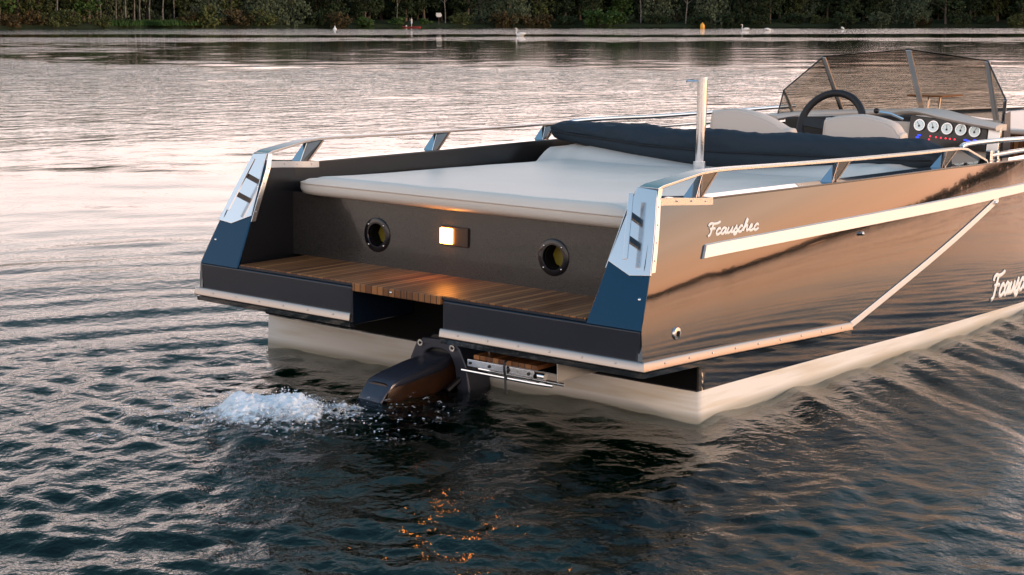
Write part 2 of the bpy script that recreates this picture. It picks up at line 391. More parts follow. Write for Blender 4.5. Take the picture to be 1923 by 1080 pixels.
for sgn in (-1, 1):
    # thin near-black sheets over the underside of each wing
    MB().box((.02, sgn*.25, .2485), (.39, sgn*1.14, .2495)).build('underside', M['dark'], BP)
# --- rub rails
for sgn in (-1, 1):
    mb = MB()
    prof = [(-.0, -.017), (.015, -.017), (.018, -.013), (.014, .012), (.010, .017), (-.0, .017)]
    path = [(0, sgn*.238, .286, (-1, 0, 0)), (0, sgn*1.150, .286, (-1, 0, 0)), (0, sgn*ys(0, .286), .286, (-.7, sgn*.7, 0))]
    for x in np.linspace(.05, 1.49, 20): path.append((x, sgn*ys(x, zl(x)), zl(x), (0, sgn, 0)))
    rings = []
    for x, y, z, nrm in path:
        nv = Vector(nrm); rings.append([Vector((x, y, z+b))+nv*a*(1.35 if nrm[0] == -.7 else 1) for a, b in prof])
    mb.loft(rings); rr = mb.build('rub_rail', M['alu'], BP, smooth=40)
    for yb in np.arange(.33, 1.15, .145): MB().ball((-.0165, sgn*yb, .288), .0035, 5).build('screw', M['steelr'], rr, smooth=80)
    for xb in np.arange(.12, 1.45, .16): MB().ball((xb, sgn*(ys(xb, zl(xb))+.0165), zl(xb)+.002), .0035, 5).build('screw', M['steelr'], rr, smooth=80)
    # dark lip under the rail
    mb = MB(); rings = []
    for x, y, z, nrm in path:
        nv = Vector(nrm); rings.append([Vector((x, y, z+b))+nv*a for a, b in [(-.01, -.021), (.012, -.021), (.010, -.040), (-.02, -.046)]])
    mb.loft(rings).build('rail_lip', M['paint'], BP, smooth=40)
    # diagonal trim
    pts = [(x, sgn*ys(x, zl(x)), zl(x)) for x in np.linspace(1.485, 2.985, 24)]
    d = Vector((-.27, 0, .96))*.030
    MB().strip(pts, d, .005, (0, sgn, 0)).build('diagonal_trim', M['stripe'], BP, smooth=40, bevel=.002)
    # bright side stripe
    mb = MB(); pts = []; ws = []
    xs = np.linspace(.43, 6.0, 70)
    def zs(x): return interp(x, [(.43, .640), (1.5, .652), (3.36, .675), (6, .70)])
    rings = []
    for i, x in enumerate(xs):
        hw = .0255 if x < 3 else .0225
        sh = .016 if i == 0 else 0
        ring = []
        for b, a in ((-hw, 0), (-hw*.85, .010), (hw*.85, .010), (hw, 0)):
            xx = x+(sh*(b+hw)/hw if i == 0 else 0); z = zs(x)+b
            ring.append(Vector((xx, sgn*(ys(xx, z)+a), z)))
        rings.append(ring)
    mb.loft(rings).build('side_stripe', M['stripe'], BP, smooth=40)
    # capping: thin light lip along the gunwale
    mb = MB(); rings = []
    for x in np.linspace(.23, 6.9, 60):
        z = zg(x); y = ys(x, z)
        rings.append([Vector((x, sgn*(y+.003), z-.004)), Vector((x, sgn*(y+.003), z+.004)), Vector((x, sgn*(y-.080 if x < 4.2 else y-.06 if y > .1 else y*.4), z+.004)), Vector((x, sgn*(y-.080 if x < 4.2 else y-.06 if y > .1 else y*.4), z-.004))])
    mb.loft(rings).build('gunwale_cap', M['paint'], BP, smooth=40, bevel=.002)
# --- steel corner plates with cleats, edge trims
def rk(z): return (z-.41)*.487-.006
for sgn in (-1, 1):
    poly = [(rk(.882), sgn*.967, .884), (rk(.879), sgn*1.050, .878), (rk(.74), sgn*(ys(.16, .74)+.004), .74), (rk(.593), sgn*(ys(.09, .593)+.004), .593), (rk(.585), sgn*1.038, .585), (rk(.625), sgn*.933, .625)]
    cp = MB().prism(poly, (.010, 0, -.005)).build('corner_plate', M['steel'], BP, smooth=30, bevel=.002)
    # trim strips wrapping on to both faces of the bulwark
    for side in (0, 1):
        e = []
        for z in np.linspace(.60, .882, 10):
            y = sgn*(yin(rk(z))+.0 if side == 0 else ys(rk(z), z))
            off = -sgn*.004 if side == 0 else sgn*.004
            if z > .845: y = sgn*(lerp(.955, .967, (z-.845)/.037)) if side == 0 else sgn*(lerp(ys(.21, .845), 1.050, (z-.845)/.037))
            e.append((rk(z)+.006+.013, y+off*.2, z))
        mb = MB().strip(e, (.026, 0, 0), .004, (0, (-sgn if side == 0 else sgn), 0))
        e2 = []
        for x in np.linspace(.235, .56, 8):
            z = zg(x)-.010; y = sgn*(yin(x) if side == 0 else ys(x, z))
            e2.append((x, y, z))
        mb.strip(e2, (0, 0, .028), .0045, (0, (-sgn if side == 0 else sgn), 0))
        tr = mb.build('edge_trim', M['steelr'], BP, smooth=40, bevel=.001)
        for z in (.64, .70, .76, .82): MB().ball((rk(z)+.018, sgn*((yin(rk(z))-.005) if side == 0 else ys(rk(z), z)+.005), z), .0035, 5).build('screw', M['steelr'], tr, smooth=80)
        for x in (.33, .42, .51): MB().ball((x, sgn*((yin(x)-.005) if side == 0 else ys(x, .82)+.006), zg(x)-.008), .0035, 5).build('screw', M['steelr'], tr, smooth=80)
    # cleat: long bar on two standoffs
    nv = Vector((-.9, 0, .44)).normalized(); up = Vector((.437, 0, .899))
    c0 = Vector((rk(.735), sgn*1.008, .735))
    up = (up+Vector((0, -sgn*.22, 0))).normalized(); side = nv.cross(up).normalized()
    base = empty('cleat'); base.parent = BP
    for t_ in (-.045, .045):
        p = c0+up*t_
        MB().prism([p+side*.007+up*.011, p-side*.007+up*.011, p-side*.007-up*.011, p+side*.007-up*.011], nv*.042).build('standoff', M['blackg'], base, smooth=30, bevel=.001)
    p = c0+nv*.042
    MB().prism([p+side*.009+up*.125, p-side*.009+up*.125, p-side*.009-up*.125, p+side*.009-up*.125], nv*.008).build('cleat_bar', M['steel'], base, smooth=30, bevel=.0015)
    # bolt heads on the raked face
    MB().ball((rk(.53)-.0, sgn*1.105, .51), .008, 6).build('bolt', M['steel'], BP, smooth=80)
# --- transom with two intakes and lamp
tr_ = MB()
XT = .400
yw = yin(.4)+.002
tr_v = []; 
def circ(cy, cz, r, n=28): return [(cy+r*math.cos(2*math.pi*k/n), cz+r*math.sin(2*math.pi*k/n)) for k in range(n)]
bm = bmesh.new()
def addloop(pts, x):
    vs = [bm.verts.new((x, a, b)) for a, b in pts]; return [bm.edges.new((vs[i], vs[(i+1) % len(vs)])) for i in range(len(vs))]
HY, HZ_, HR = .470, .558, .058
E_ = addloop([(-yw, .425), (yw, .425), (yw, .705), (-yw, .705)], XT)
for s2 in (-1, 1): E_ += addloop(circ(s2*HY, HZ_, HR), XT)
bmesh.ops.triangle_fill(bm, use_beauty=True, edges=E_)
bmesh.ops.recalc_face_normals(bm, faces=bm.faces)
me = bpy.data.meshes.new('transom'); bm.to_mesh(me); bm.free()
to = link('transom', me, M['fleck'], BP, smooth=0)
s_ = to.modifiers.new('solid', 'SOLIDIFY'); s_.thickness = .012; s_.offset = 0
for s2 in (-1, 1):
    mb = MB(); rings = []
    for k in range(33):
        q = 2*math.pi*k/32; c, s3 = math.cos(q), math.sin(q)
        rings.append([Vector((XT+dx, s2*HY+c*r, HZ_+s3*r)) for dx, r in ((-.007, .046), (-.013, .050), (-.013, .069), (-.009, .074), (.004, .074), (.004, .046))])
    mb.loft(rings, cap=False); ring = mb.build('intake_ring', M['blackg'], BP, smooth=40)
    mb = MB(); n = 24
    rr = [[Vector((XT+x, s2*HY+math.cos(2*math.pi*k/n)*r, HZ_+math.sin(2*math.pi*k/n)*r)) for k in range(n)] for x, r in ((-.006, .047), (.10, .047), (.22, .045), (.221, .002))]
    mb.loft(rr, cap=False).build('intake_tube', M['dark'], ring, smooth=40)
    # olive baffle a little way in
    MB().prism([(XT+.050, s2*HY+y_, HZ_+z_) for y_, z_ in ((.046, .0), (.030, .036), (-.020, .040), (-.044, .010), (-.030, -.030), (.004, -.046), (.030, -.034))], (.004, 0, 0)).build('baffle', M['tubeye'], ring)
    for q in (45, 135, 225, 315):
        MB().ball((XT-.0135, s2*HY+math.cos(R(q))*.061, HZ_+math.sin(R(q))*.061), .0045, 5).build('screw', M['steel'], ring, smooth=80)
lh = MB().box((XT-.016, -.040, .552), (XT-.005, .108, .632)).build('stern_lamp', M['amber'], BP, bevel=.004)
MB().box((XT-.026, .040, .560), (XT-.014, .101, .625)).build('lamp_lens', M['lamp'], lh, bevel=.003)
# --- sun pad
def padz(x, y):
    z = .792 - .030*max(0, (abs(y)-.72)/.2)**1.5 - .012*math.exp(-((x-.95)/.5)**2)*math.exp(-(y/.6)**2)
    z += .010*mnoise.noise(Vector((x*1.7, y*1.9, 3.)))+.0035*mnoise.noise(Vector((x*2+y*5, y*3-x, 8.)))
    for c0_, c1_, c2_ in ((.80, -.02, .10), (-.80, .02, -.10)):       # long soft folds running forward beside each edge
        dd_ = y-(c0_+c1_*x+c2_*math.sin(x*1.1)*.3); z -= .0065*math.exp(-(dd_/.018)**2)
    for ya_, xa_, sl in ((.1, 1.15, .35), (-.35, .8, -.25), (.45, 1.7, .2)):
        dd_ = (x-xa_)-sl*(y-ya_); z -= .0040*math.exp(-(dd_/.02)**2)*math.exp(-((y-ya_)/.32)**2)
    z -= .030*min(1, max(0, (x-.3)/1.6))
    hb = .086*(abs(y)/.9)**1.4-.006                         # bolster rising under the folded canopy
    z += hb*(1/(1+math.exp(-(x-2.235)/.035)))
    z -= .010*math.exp(-((x-2.17)/.03)**2)
    return z
mb = MB(); rings = []
NY = 44
outl = []
for j in range(NY+1):
    y = lerp(-.945, .945, j/NY)
    e = max(0, (abs(y)-.80)/.145); xa = .335+.11*(1-math.sqrt(max(0, 1-min(e, 1)**2)))
    ring = [Vector((xa+.055, y*.985, .698)), Vector((xa+.012, y*.998, .707)), Vector((xa-.002, y, .727)), Vector((xa, y, .752))]
    for q in (35, 60, 90):
        ring.append(Vector((xa+.035-.035*math.cos(R(q)), y, lerp(.752, padz(xa+.05, y), math.sin(R(q))))))
    for x in list(np.linspace(xa+.06, 2.10, 22))+list(np.linspace(2.13, 2.75, 22)): ring.append(Vector((x, y, padz(x, y))))
    if j in (0, NY):
        ring = [Vector((p.x, p.y, min(p.z, .745 if p.x < 2.15 else .80))) for p in ring]
    if j in (1, NY-1):
        ring = [Vector((p.x, p.y, min(p.z, padz(p.x, y)-.012))) for p in ring]
    w = yin(max(.3, 1)); rings.append([Vector((p.x, p.y*(1+.055*max(0, min(1, (p.x-.3)/1.7))), p.z)) for p in ring]+[Vector((2.75, y*1.03, .66)), Vector((.5, y, .66))])
mb.loft(rings); pad = mb.build('sun_pad', M['pad'], None, smooth=50)
tag(pad, 'large cream vinyl sun pad spread over the aft deck above the transom', 'sun pad')
# seam piping around the after edge
pp = []
for j in range(NY+1):
    y = lerp(-.945, .945, j/NY); e = max(0, (abs(y)-.80)/.145); xa = .335+.11*(1-math.sqrt(max(0, 1-min(e, 1)**2)))
    pp.append((xa-.0025, y, .7535))
MB().tube(pp, .0028, 6).build('piping', M['seatv'], pad)
# --- interior decks
MB().box((.41, -1.0, .60), (2.7, 1.0, .655)).build('aft_deck', M['dark'], BP)
MB().box((2.68, -1.09, .28), (4.9, 1.09, .30)).build('cockpit_floor', M['dark'], BP)
MB().box((2.66, -1.09, .28), (2.70, 1.09, .70)).build('cockpit_bulkhead', M['dark'], BP)
# --- hand rails: bent flat bar from plate to gunwale, three brackets each
def rail_path(sgn):
    P = [(.234, 1.008, .884), (.262, 1.012, .893), (.50, 1.034, .925), (.60, 1.045, .930), (.72, 1.055, .930), (1.2, 1.085, .921), (1.7, 1.118, .915), (2.2, 1.148, .912), (2.58, 1.166, .912), (2.66, 1.166, .905), (2.90, 1.166, .838), (2.92, 1.166, .820)]
    return [Vector((x, sgn*y, z)) for x, y, z in P]
for sgn in (-1, 1):
    P = rail_path(sgn); n = len(P); ws = []; nn = []
    for i, p in enumerate(P):
        wd = .083 if i < 2 else interp(p.x, [(.26, .080), (.60, .050), (.9, .042), (3, .040)])
        ws.append((0, wd, 0)); t = (P[min(i+1, n-1)]-P[max(i-1, 0)]).normalized(); nn.append(tuple(Vector((t.z, 0, -t.x)).normalized()))
    rl = MB().strip(P, ws, .012, nn).build('hand_rail', M['steelr'], BP, smooth=20, bevel=.0025)
    for (xf, xt0, xt1) in ((.515, .555, .640), (1.475, 1.515, 1.60), (2.445, 2.485, 2.57)):
        yf = yg(xf)-.035; zt = interp(xt0, [(p.x, p.z) for p in P])-.009; yt = interp(xt0, [(p.x, abs(p.y)) for p in P])
        zb = zg(xf)+.003
        A1 = (xf-.048, yf+.026, zb); A2 = (xf-.048, yf-.026, zb); B1 = (xf-.040, yf+.020, zb); 
        fa, fb = (xf-.045, sgn*(yf+.028), zb), (xf-.045, sgn*(yf-.028), zb)
        ga, gb = (xf+.012, sgn*(yf+.010), zb), (xf+.012, sgn*(yf-.010), zb)
        ta, tb = (xt0-.012, sgn*(yt-.006), zt), (xt0-.012, sgn*(yt+.006), zt)
        ua, ub = (xt1-.012, sgn*(yt+.010), zt), (xt1-.012, sgn*(yt-.010), zt)
        br = MB().add([fa, fb, gb, ga, tb, ta, ub, ua], [(0, 3, 2, 1), (4, 5, 6, 7), (0, 1, 5, 4), (1, 2, 6, 5), (2, 3, 7, 6), (3, 0, 4, 7)]).build('rail_bracket', M['paint'], rl, smooth=0)
        e3 = Vector((-.003, 0, .001))
        MB().prism([Vector(fa)+e3, Vector(fb)+e3, Vector(ta)+e3, Vector(tb)+e3], (-.003, 0, 0)).build('bracket_face', M['steel'], br, smooth=0)
        MB().strip([Vector(ga).lerp(Vector(gb), .5)+Vector((.003, 0, 0)), Vector(ua).lerp(Vector(ub), .5)+Vector((.003, 0, 0))], (0, .024, 0), .006, (1, 0, -.9)).build('bracket_edge', M['alu'], br, smooth=0)
# --- forward rails (round tube) port and starboard
for sgn in (-1, 1):
    p1 = [(2.66, sgn*1.15, .905), (2.75, sgn*1.14, .915), (3.1, sgn*1.14, .915), (3.6, sgn*1.15, .908), (4.3, sgn*1.10, .915), (5.0, sgn*1.00, .93)]
    fr_ = MB().tube(smooth_pts(p1, 5), .0125, 10).build('forward_rail', M['steel'], BP)
    p2 = [(3.02, sgn*1.14, .845), (3.3, sgn*1.14, .848), (3.9, sgn*1.13, .85), (4.6, sgn*1.06, .86)]
    MB().tube(smooth_pts(p2, 5), .011, 10).build('canopy_tube', M['steel'], BP)
    MB().box((3.02, sgn*1.14-.014, .82), (3.05, sgn*1.14+.014, .872)).build('rail_clamp', M['steel'], BP, bevel=.004)
    MB().box((3.12, sgn*1.14-.010, .82), (3.14, sgn*1.14+.010, .866)).build('rail_clamp', M['steel'], BP, bevel=.004)
# --- pole
mp_ = MB().tube([(2.21, 0, .70), (2.21, 0, 1.19)], .0245, 20)
mast = mp_.build('tow_pole', M['steel'], BP)
MB().cyl((2.21, 0, 1.188), (2.21, 0, 1.204), .0262, 20).build('pole_cap', M['steel'], mast, bevel=.002)
MB().tube([(2.21, .0, 1.182), (2.16, .05, 1.187), (2.15, .055, 1.183)], .005, 8).build('pole_pin', M['steel'], mast)
MB().cyl((2.21, 0, .74), (2.21, 0, .795), .034, 20).build('pole_collar', M['steel'], mast, bevel=.002)
# --- folded canopy lying across the after end of the cockpit
def canopy():
    mb = MB(); rings = []; NYc = 220; NA = 44
    for j in range(NYc+1):
        y = lerp(1.03, -1.07, j/NYc); u = (1.03-y)/2.10
        xc_ = interp(u, [(0, 2.44), (.5, 2.46), (.85, 2.60), (1, 2.70)])
        top = interp(u, [(0, .925), (.02, .938), (.3, .936), (.5, .944), (.8, .938), (.95, .918), (1, .885)])
        bot = interp(u, [(0, .835), (.1, .805), (.3, .742), (.5, .718), (.8, .735), (1, .79)])
        hw = interp(u, [(0, .085), (.015, .115), (.5, .13), (.93, .12), (1, .05)])
        cz, hh = (top+bot)/2, (top-bot)/2; ring = []
        for k in range(NA):
            q = 2*math.pi*k/NA; c, s3 = math.cos(q), math.sin(q)
            r = (abs(c)**3.0+abs(s3)**3.0)**(-1/3.0)
            x = xc_+hw*c*r-.02*s3; z = cz+hh*s3*r
            wv = .020*mnoise.noise(Vector((y*4.2+s3*1.4, q*.5, 1)))-.017*abs(mnoise.noise(Vector((y*6.5-s3*2.6+c*1.2, q*.6, 7))))+.004*mnoise.noise(Vector((y*22-s3*5, q*2.2, 3)))
            if s3 > .02: x -= wv*1.1*abs(c); z += wv*1.25*max(s3, 0)
            else: x += wv*.3
            if c < 0 and abs(s3-.02) < .11: x += .006
            ring.append(Vector((x, y, z)))
        rings.append(ring)
    return mb.loft(rings)
cv = canopy().build('folded_canopy', M['navy'], None, smooth=60)
tag(cv, 'folded navy canvas canopy lying across the boat behind the front seats', 'canopy')
pts = []
for j in range(60):
    u = .01+.97*j/59; y = 1.03-2.10*u
    pts.append((interp(u, [(0, 2.44), (.5, 2.46), (.85, 2.60), (1, 2.70)])-interp(u, [(0, .085), (.015, .115), (.5, .13), (.93, .12), (1, .05)])*1.0-.003, y, interp(u, [(0, .884), (.3, .843), (.5, .835), (.8, .840), (1, .84)])))
MB().tube(pts, .0035, 6).build('seam', M['black'], cv)
# --- seats
def seat(yc, wl, wr):
    """moulded bucket seat back seen from behind; peak off centre"""
    prof = [(-wr, .60), (-wr, .875), (-wr*.93, .915), (-wr*.70, .965), (-.02, .995), (wl*.55, .985), (wl*.9, .965), (wl, .935), (wl, .60)]
    if yc > 0.2: prof = [(-wr, .60), (-wr, .868), (-wr*.8, .905), (-wr*.35, .958), (.02, .985), (wl*.5, .992), (wl*.88, .975), (wl, .95), (wl, .60)]
    pf = smooth_pts([(p[0], p[1], 0) for p in prof], 5)
    mb = MB(); rings = []
    for dx, sc, dz in ((-.004, .90, -.030), (.012, .975, -.010), (.030, 1.0, 0), (.085, 1.0, 0), (.105, .975, -.012), (.112, .88, -.04)):
        rings.append([Vector((3.28+dx+.10*(p[1]-.9), yc+p[0]*sc, p[1]+dz)) for p in pf])
    mb.loft(rings)
    s = mb.build('seat_back', M['seatv'], BP, smooth=50)
    sp = [Vector((3.28+.013+.10*(p[1]-.9)-.002, yc+p[0]*.975, p[1]-.011)) for p in pf]
    MB().tube(sp, .0022, 5).build('piping', M['pad'], s)
    MB().box((3.35, yc-wr*.9, .50), (3.80, yc+wl*.9, .62)).build('seat_cushion', M['seatv'], s, bevel=.03, seg=3)
    return s
seat(-.30, .20, .26); seat(.36, .25, .27)
# --- console, dash, cowl
con = MB()
con.prism([(4.12, -.70, .30), (4.12, -.70, .925), (4.45, -.60, .95), (4.80, 0, .95), (4.60, .55, .92), (4.28, .70, .915), (4.28, .70, .30)], (.0, 0, 0)) if False else None
base = [(4.13, -.70), (4.13, .02), (4.30, .10), (4.30, .64), (4.45, .66), (4.74, .46), (4.82, 0), (4.74, -.50), (4.40, -.70)]
con.prism([(x, y, .30) for x, y in base], (0, 0, .62)); console = con.build('console', M['seatv'], BP, smooth=30, bevel=.01)
# instrument panel: black face, sloping aft face
def pan(y, z): return (4.10+(z-.82)*.15, y, z)
ip = MB().prism([pan(-.225, .958), pan(-.690, .925), pan(-.690, .78), pan(-.225, .78)], (.028, 0, 0)).build('instrument_panel', M['blackg'], BP, smooth=30, bevel=.003)
MB().prism([(4.18, .62, .905), (4.14, -.215, .958), (4.14, -.215, .70), (4.18, .62, .70)], (.09, 0, 0)).build('dash_panel', M['black'], BP, bevel=.008)
MB().prism([pan(-.695, .925), pan(-.765, .915), pan(-.765, .76), pan(-.695, .76)], (.03, 0, 0)).build('dash_end', M['steelr'], BP, bevel=.004)
for i, (u, v) in enumerate(((1727, 235), (1753, 238), (1779, 242), (1805, 244), (1831, 247))):
    p = at(u, v, 0, 4.105); c = Vector((4.099+(p.z-.82)*.15, p.y, p.z)); ax = Vector((-1, 0, .15)).normalized()
    g = MB().cyl(c, c+ax*.012, .036, 28, .033).build('gauge', M['steel'], ip, smooth=40)
    MB().cyl(c+ax*.0125, c+ax*.0135, .029, 24).build('dial', M['gaugeface'], g, smooth=40)
    mb = MB().cyl(c+ax*.014+Vector((0, 0, -.006)), c+ax*.016+Vector((0, 0, -.006)), .0065, 10)
    s1 = Vector((0, .6-.3*i, .8)).normalized()
    mb.tube([c+ax*.015, c+ax*.015+s1*.022], .0013, 5)
    for q in range(0, 300, 30):
        w_ = Vector((0, math.cos(R(q-60)), math.sin(R(q-60))))
        mb.tube([c+ax*.0142+w_*.022, c+ax*.0142+w_*.026], .001, 4)
    mb.build('pointer', M['blackg'], g)
for u, v in ((1746, 256), (1757, 258), (1766, 259), (1775, 260), (1783, 261), (1792, 262), (1744, 262)):
    p = at(u, v, 0, 4.094); MB().ball((4.097+(p.z-.82)*.15, p.y, p.z), .0045, 6).build('indicator', M['red'], ip)
for u, v in ((1725, 254), (1722, 258), (1812, 263), (1818, 265), (1830, 264)):
    p = at(u, v, 0, 4.094); MB().ball((4.097+(p.z-.82)*.15, p.y, p.z), .009, 6, (.4, 1.3, .5)).build('switch', M['blue'], ip)
# pale cowl around the dash under the windscreen
cw = smooth_pts([(4.20, .72, .905), (4.36, .62, .925), (4.60, .30, .945), (4.62, .05, .958), (4.42, -.12, .978), (4.24, -.28, .985), (4.14, -.45, .968), (4.10, -.62, .945), (4.10, -.765, .926)], 6)
mb = MB(); rings = []
for i, p in enumerate(cw):
    t = (cw[min(i+1, len(cw)-1)]-cw[max(i-1, 0)]).normalized(); sd = Vector((t.y, -t.x, 0)).normalized()
    if sd.x > 0: sd = -sd
    w2 = .055
    rings.append([p+sd*w2+Vector((0, 0, -.024)), p+sd*(w2+.008)+Vector((0, 0, -.010)), p+sd*w2+Vector((0, 0, .0)), p+Vector((0, 0, .008)), p-sd*w2*2+Vector((0, 0, .004)), p-sd*w2*2+Vector((0, 0, -.03))])
mb.loft(rings).build('dash_cowl', M['seatv'], BP, smooth=60)
# steering wheel
wc = Vector((3.98, .205, .885)); ax = Vector((-.93, 0, .36)).normalized(); e1 = Vector((0, 1, 0)); e2 = ax.cross(e1).normalized()
if e2.z < 0: e2 = -e2
mb = MB(); pth = [wc+(e1*math.cos(2*math.pi*k/48)+e2*math.sin(2*math.pi*k/48))*.198 for k in range(49)]
mb.tube(pth, .0215, 12, cap=False); sw = mb.build('steering_wheel', M['rubber'], BP, smooth=60)
mb = MB()
for q in (175, 5, 270):
    d = e1*math.cos(R(q))+e2*math.sin(R(q)); mb.strip([wc+ax*-.02, wc+d*.185], e1.cross(d).normalized()*0+ax.cross(d).normalized()*.06, .010, ax)
mb.cyl(wc-ax*.03, wc+ax*.012, .055, 20); mb.build('wheel_spoke', M['black'], sw, bevel=.003)
MB().ball(wc+e1*.10-e2*.075-ax*.02, .035, 8, (.3, 1.3, .45)).build('wheel_badge', M['steel'], sw)
MB().cyl(wc-ax*.02, wc-ax*.16, .03, 16).build('steering_column', M['black'], sw)
# throttle
th = MB().tube([(4.10, -.19, .935), (4.06, -.13, .965), (4.02, -.065, .975)], .008, 8).build('throttle_lever', M['steel'], BP)
MB().ball((4.02, -.06, .980), .017, 8).build('throttle_knob', M['black'], th)
# --- windscreen
WC = {'cb': (4.787, 0, .955), 'ct': (4.542, 0, 1.326)}
def ws(s): return {'kb': (4.71, s*.50, .925), 'kt': (4.466, s*.525, 1.272), 'et': (4.308, s*.706, 1.063), 'eb': (4.255, s*.715, .905)}
scr = empty('windscreen'); scr.parent = BP
for s in (-1, 1):
    w = ws(s)
    MB().prism([WC['cb'], WC['ct'], w['kt'], w['kb']], (.005, 0, .002)).build('pane', M['glass'], scr, smooth=0)
    MB().prism([w['kb'], w['kt'], w['et'], w['eb']], (.003, s*.004, .002)).build('pane', M['glass'], scr, smooth=0)
    MB().strip([w['kb'], Vector(w['kt'])], (0, .030, 0), .012, (-.85, 0, -.5)).build('screen_post', M['steelr'], scr, smooth=0, bevel=.002)
    MB().tube([w['et'], (4.38, s*.672, .915)], .010, 8).build('screen_post', M['steelr'], scr)
    MB().tube([w['kt'], w['et'], w['eb']], .0045, 6).build('edge_seal', M['black'], scr)
    MB().tube([WC['ct'], w['kt']], .003, 6).build('edge_seal', M['dark'], scr)
MB().strip([WC['cb'], WC['ct']], (0, .034, 0), .012, (-.85, 0, -.5)).build('screen_post', M['steelr'], scr, smooth=0, bevel=.002)
# grey quarter panel right of the screen
MB().prism([(4.262, -.722, .985), (4.262, -.722, .72), (4.40, -.715, .72), (4.36, -.715, .995)], (0, -.006, 0)).build('side_screen', mat('grey panel', (.06, .062, .07), .4), BP, bevel=.002)
# --- bow area
MB().box((4.95, -1.0, .30), (5.0, .98, .826)).build('bow_bulkhead', M['teak'], BP)
MB().box((4.90, -.98, .828), (5.04, .60, .856)).build('bow_cushion', M['seatv'], BP, bevel=.012, seg=3)
mb = MB(); rings = []
for x in np.linspace(5.0, 7.0, 12):
    y = max(ys(x, zg(x))-.03, .02); rings.append([Vector((x, y, zg(x)-.02)), Vector((x, 0, zg(x)-.0)), Vector((x, -y, zg(x)-.02)), Vector((x, -y, zg(x)-.05)), Vector((x, y, zg(x)-.05))])
mb.loft(rings).build('foredeck', M['matpaint'], BP)
fr = MB().box((5.9, .36, .985), (6.25, .62, .997)).build('bow_rail', M['orange'], BP, bevel=.003)  # length of bow rail; the orange light on it is in its colour
mb = MB()
for x in (5.98, 6.17): mb.tube([(x, .5, .88), (x+.02, .5, .986)], .008, 6)
mb.build('bow_rail_leg', M['steel'], fr)
# --- exhaust outlet and small bolts on the side
for sgn in (-1, 1):
    yo = sgn*ys(.22, .372)
    ou = MB().tube([(.22, yo-sgn*.002, .372), (.22, yo+sgn*.006, .372), (.22, yo+sgn*.008, .372)], [.024, .022, .014], 22).build('outlet', M['steel'], BP, smooth=50)
    MB().cyl((.22, yo+sgn*.004, .372), (.22, yo+sgn*.0095, .372), .011, 16).build('outlet_bore', M['dark'], ou)
    for x, z in ((1.60, .603), (2.93, .63), (.06, .50)):
        if x > .5: MB().tube([(x, sgn*(ys(x, z)), z), (x, sgn*(ys(x, z)+.014), z), (x, sgn*(ys(x, z)+.018), z)], [.009, .009, .004], 10).build('stud', M['steel'], BP)
# --- script lettering
STROKES = [
 [(.75,1.9),(.62,1.3),(.5,.6),(.36,.05),(.05,-.12)], [(.0,1.45),(.05,1.75),(.4,1.92),(.85,1.80),(1.3,1.85),(1.75,2.05)], [(.22,.98),(.6,1.05),(1.1,1.0)],
 [(1.95,.72),(1.85,.97),(1.58,.9),(1.38,.5),(1.42,.08),(1.72,.0),(2.05,.25)],
 [(2.8,.85),(2.5,.98),(2.2,.6),(2.2,.12),(2.45,.0),(2.7,.4),(2.85,.92),(2.78,.3),(2.9,.02),(3.2,.3)],
 [(3.25,.95),(3.12,.4),(3.22,.03),(3.5,.1),(3.78,.6),(3.86,.95),(3.76,.3),(3.9,.02),(4.15,.3)],
 [(4.15,.3),(4.45,.95),(4.5,1.15),(4.52,.8),(4.68,.4),(4.58,-.25),(4.3,-.35),(4.25,-.1),(4.7,.1),(4.95,.35)],
 [(5.5,.72),(5.4,.97),(5.13,.9),(4.93,.5),(4.97,.08),(5.27,.0),(5.6,.3)],
 [(5.6,.3),(6.0,1.1),(6.2,1.8),(6.08,2.0),(5.95,1.6),(5.82,.7),(5.72,.0)], [(5.8,.45),(6.05,.9),(6.28,.9),(6.26,.4),(6.35,.03),(6.7,.3)],
 [(6.7,.35),(7.0,.62),(7.08,.9),(6.88,.95),(6.74,.55),(6.8,.08),(7.08,.0),(7.4,.25)],
 [(8.1,.72),(8.0,.97),(7.73,.9),(7.53,.5),(7.57,.08),(7.87,.0),(8.2,.25)]]
def lettering(x0, z0, unit, slope, parent, sgn=-1, rad=.125, off=.001, vs=.52):
    mb = MB()
    for st in STROKES:
        p2 = smooth_pts([(a, b, 0) for a, b in st], 5)
        path = []
        for p in p2:
            a, b = p.x+.30*p.y, p.y*vs
            x = x0+a*unit if sgn < 0 else x0+(8.4-a)*unit; z = z0+b*unit+slope*a*unit
            path.append((x, sgn*(ys(x, z)+off), z))
        mb.tube(path, rad*unit, 8, up=(0, sgn, 0), sn=.45)
    return mb.build('lettering', M['wht'], parent, smooth=60)
M['wht'] = mat('white letter enamel', (.80, .78, .74), .35)
for sgn in (-1, 1):
    lettering(.487, .694, .0415, -.02, BP, sgn)
    lettering(2.92, .162, .071, .0, BP, sgn, off=-.020, vs=.80, rad=.14)
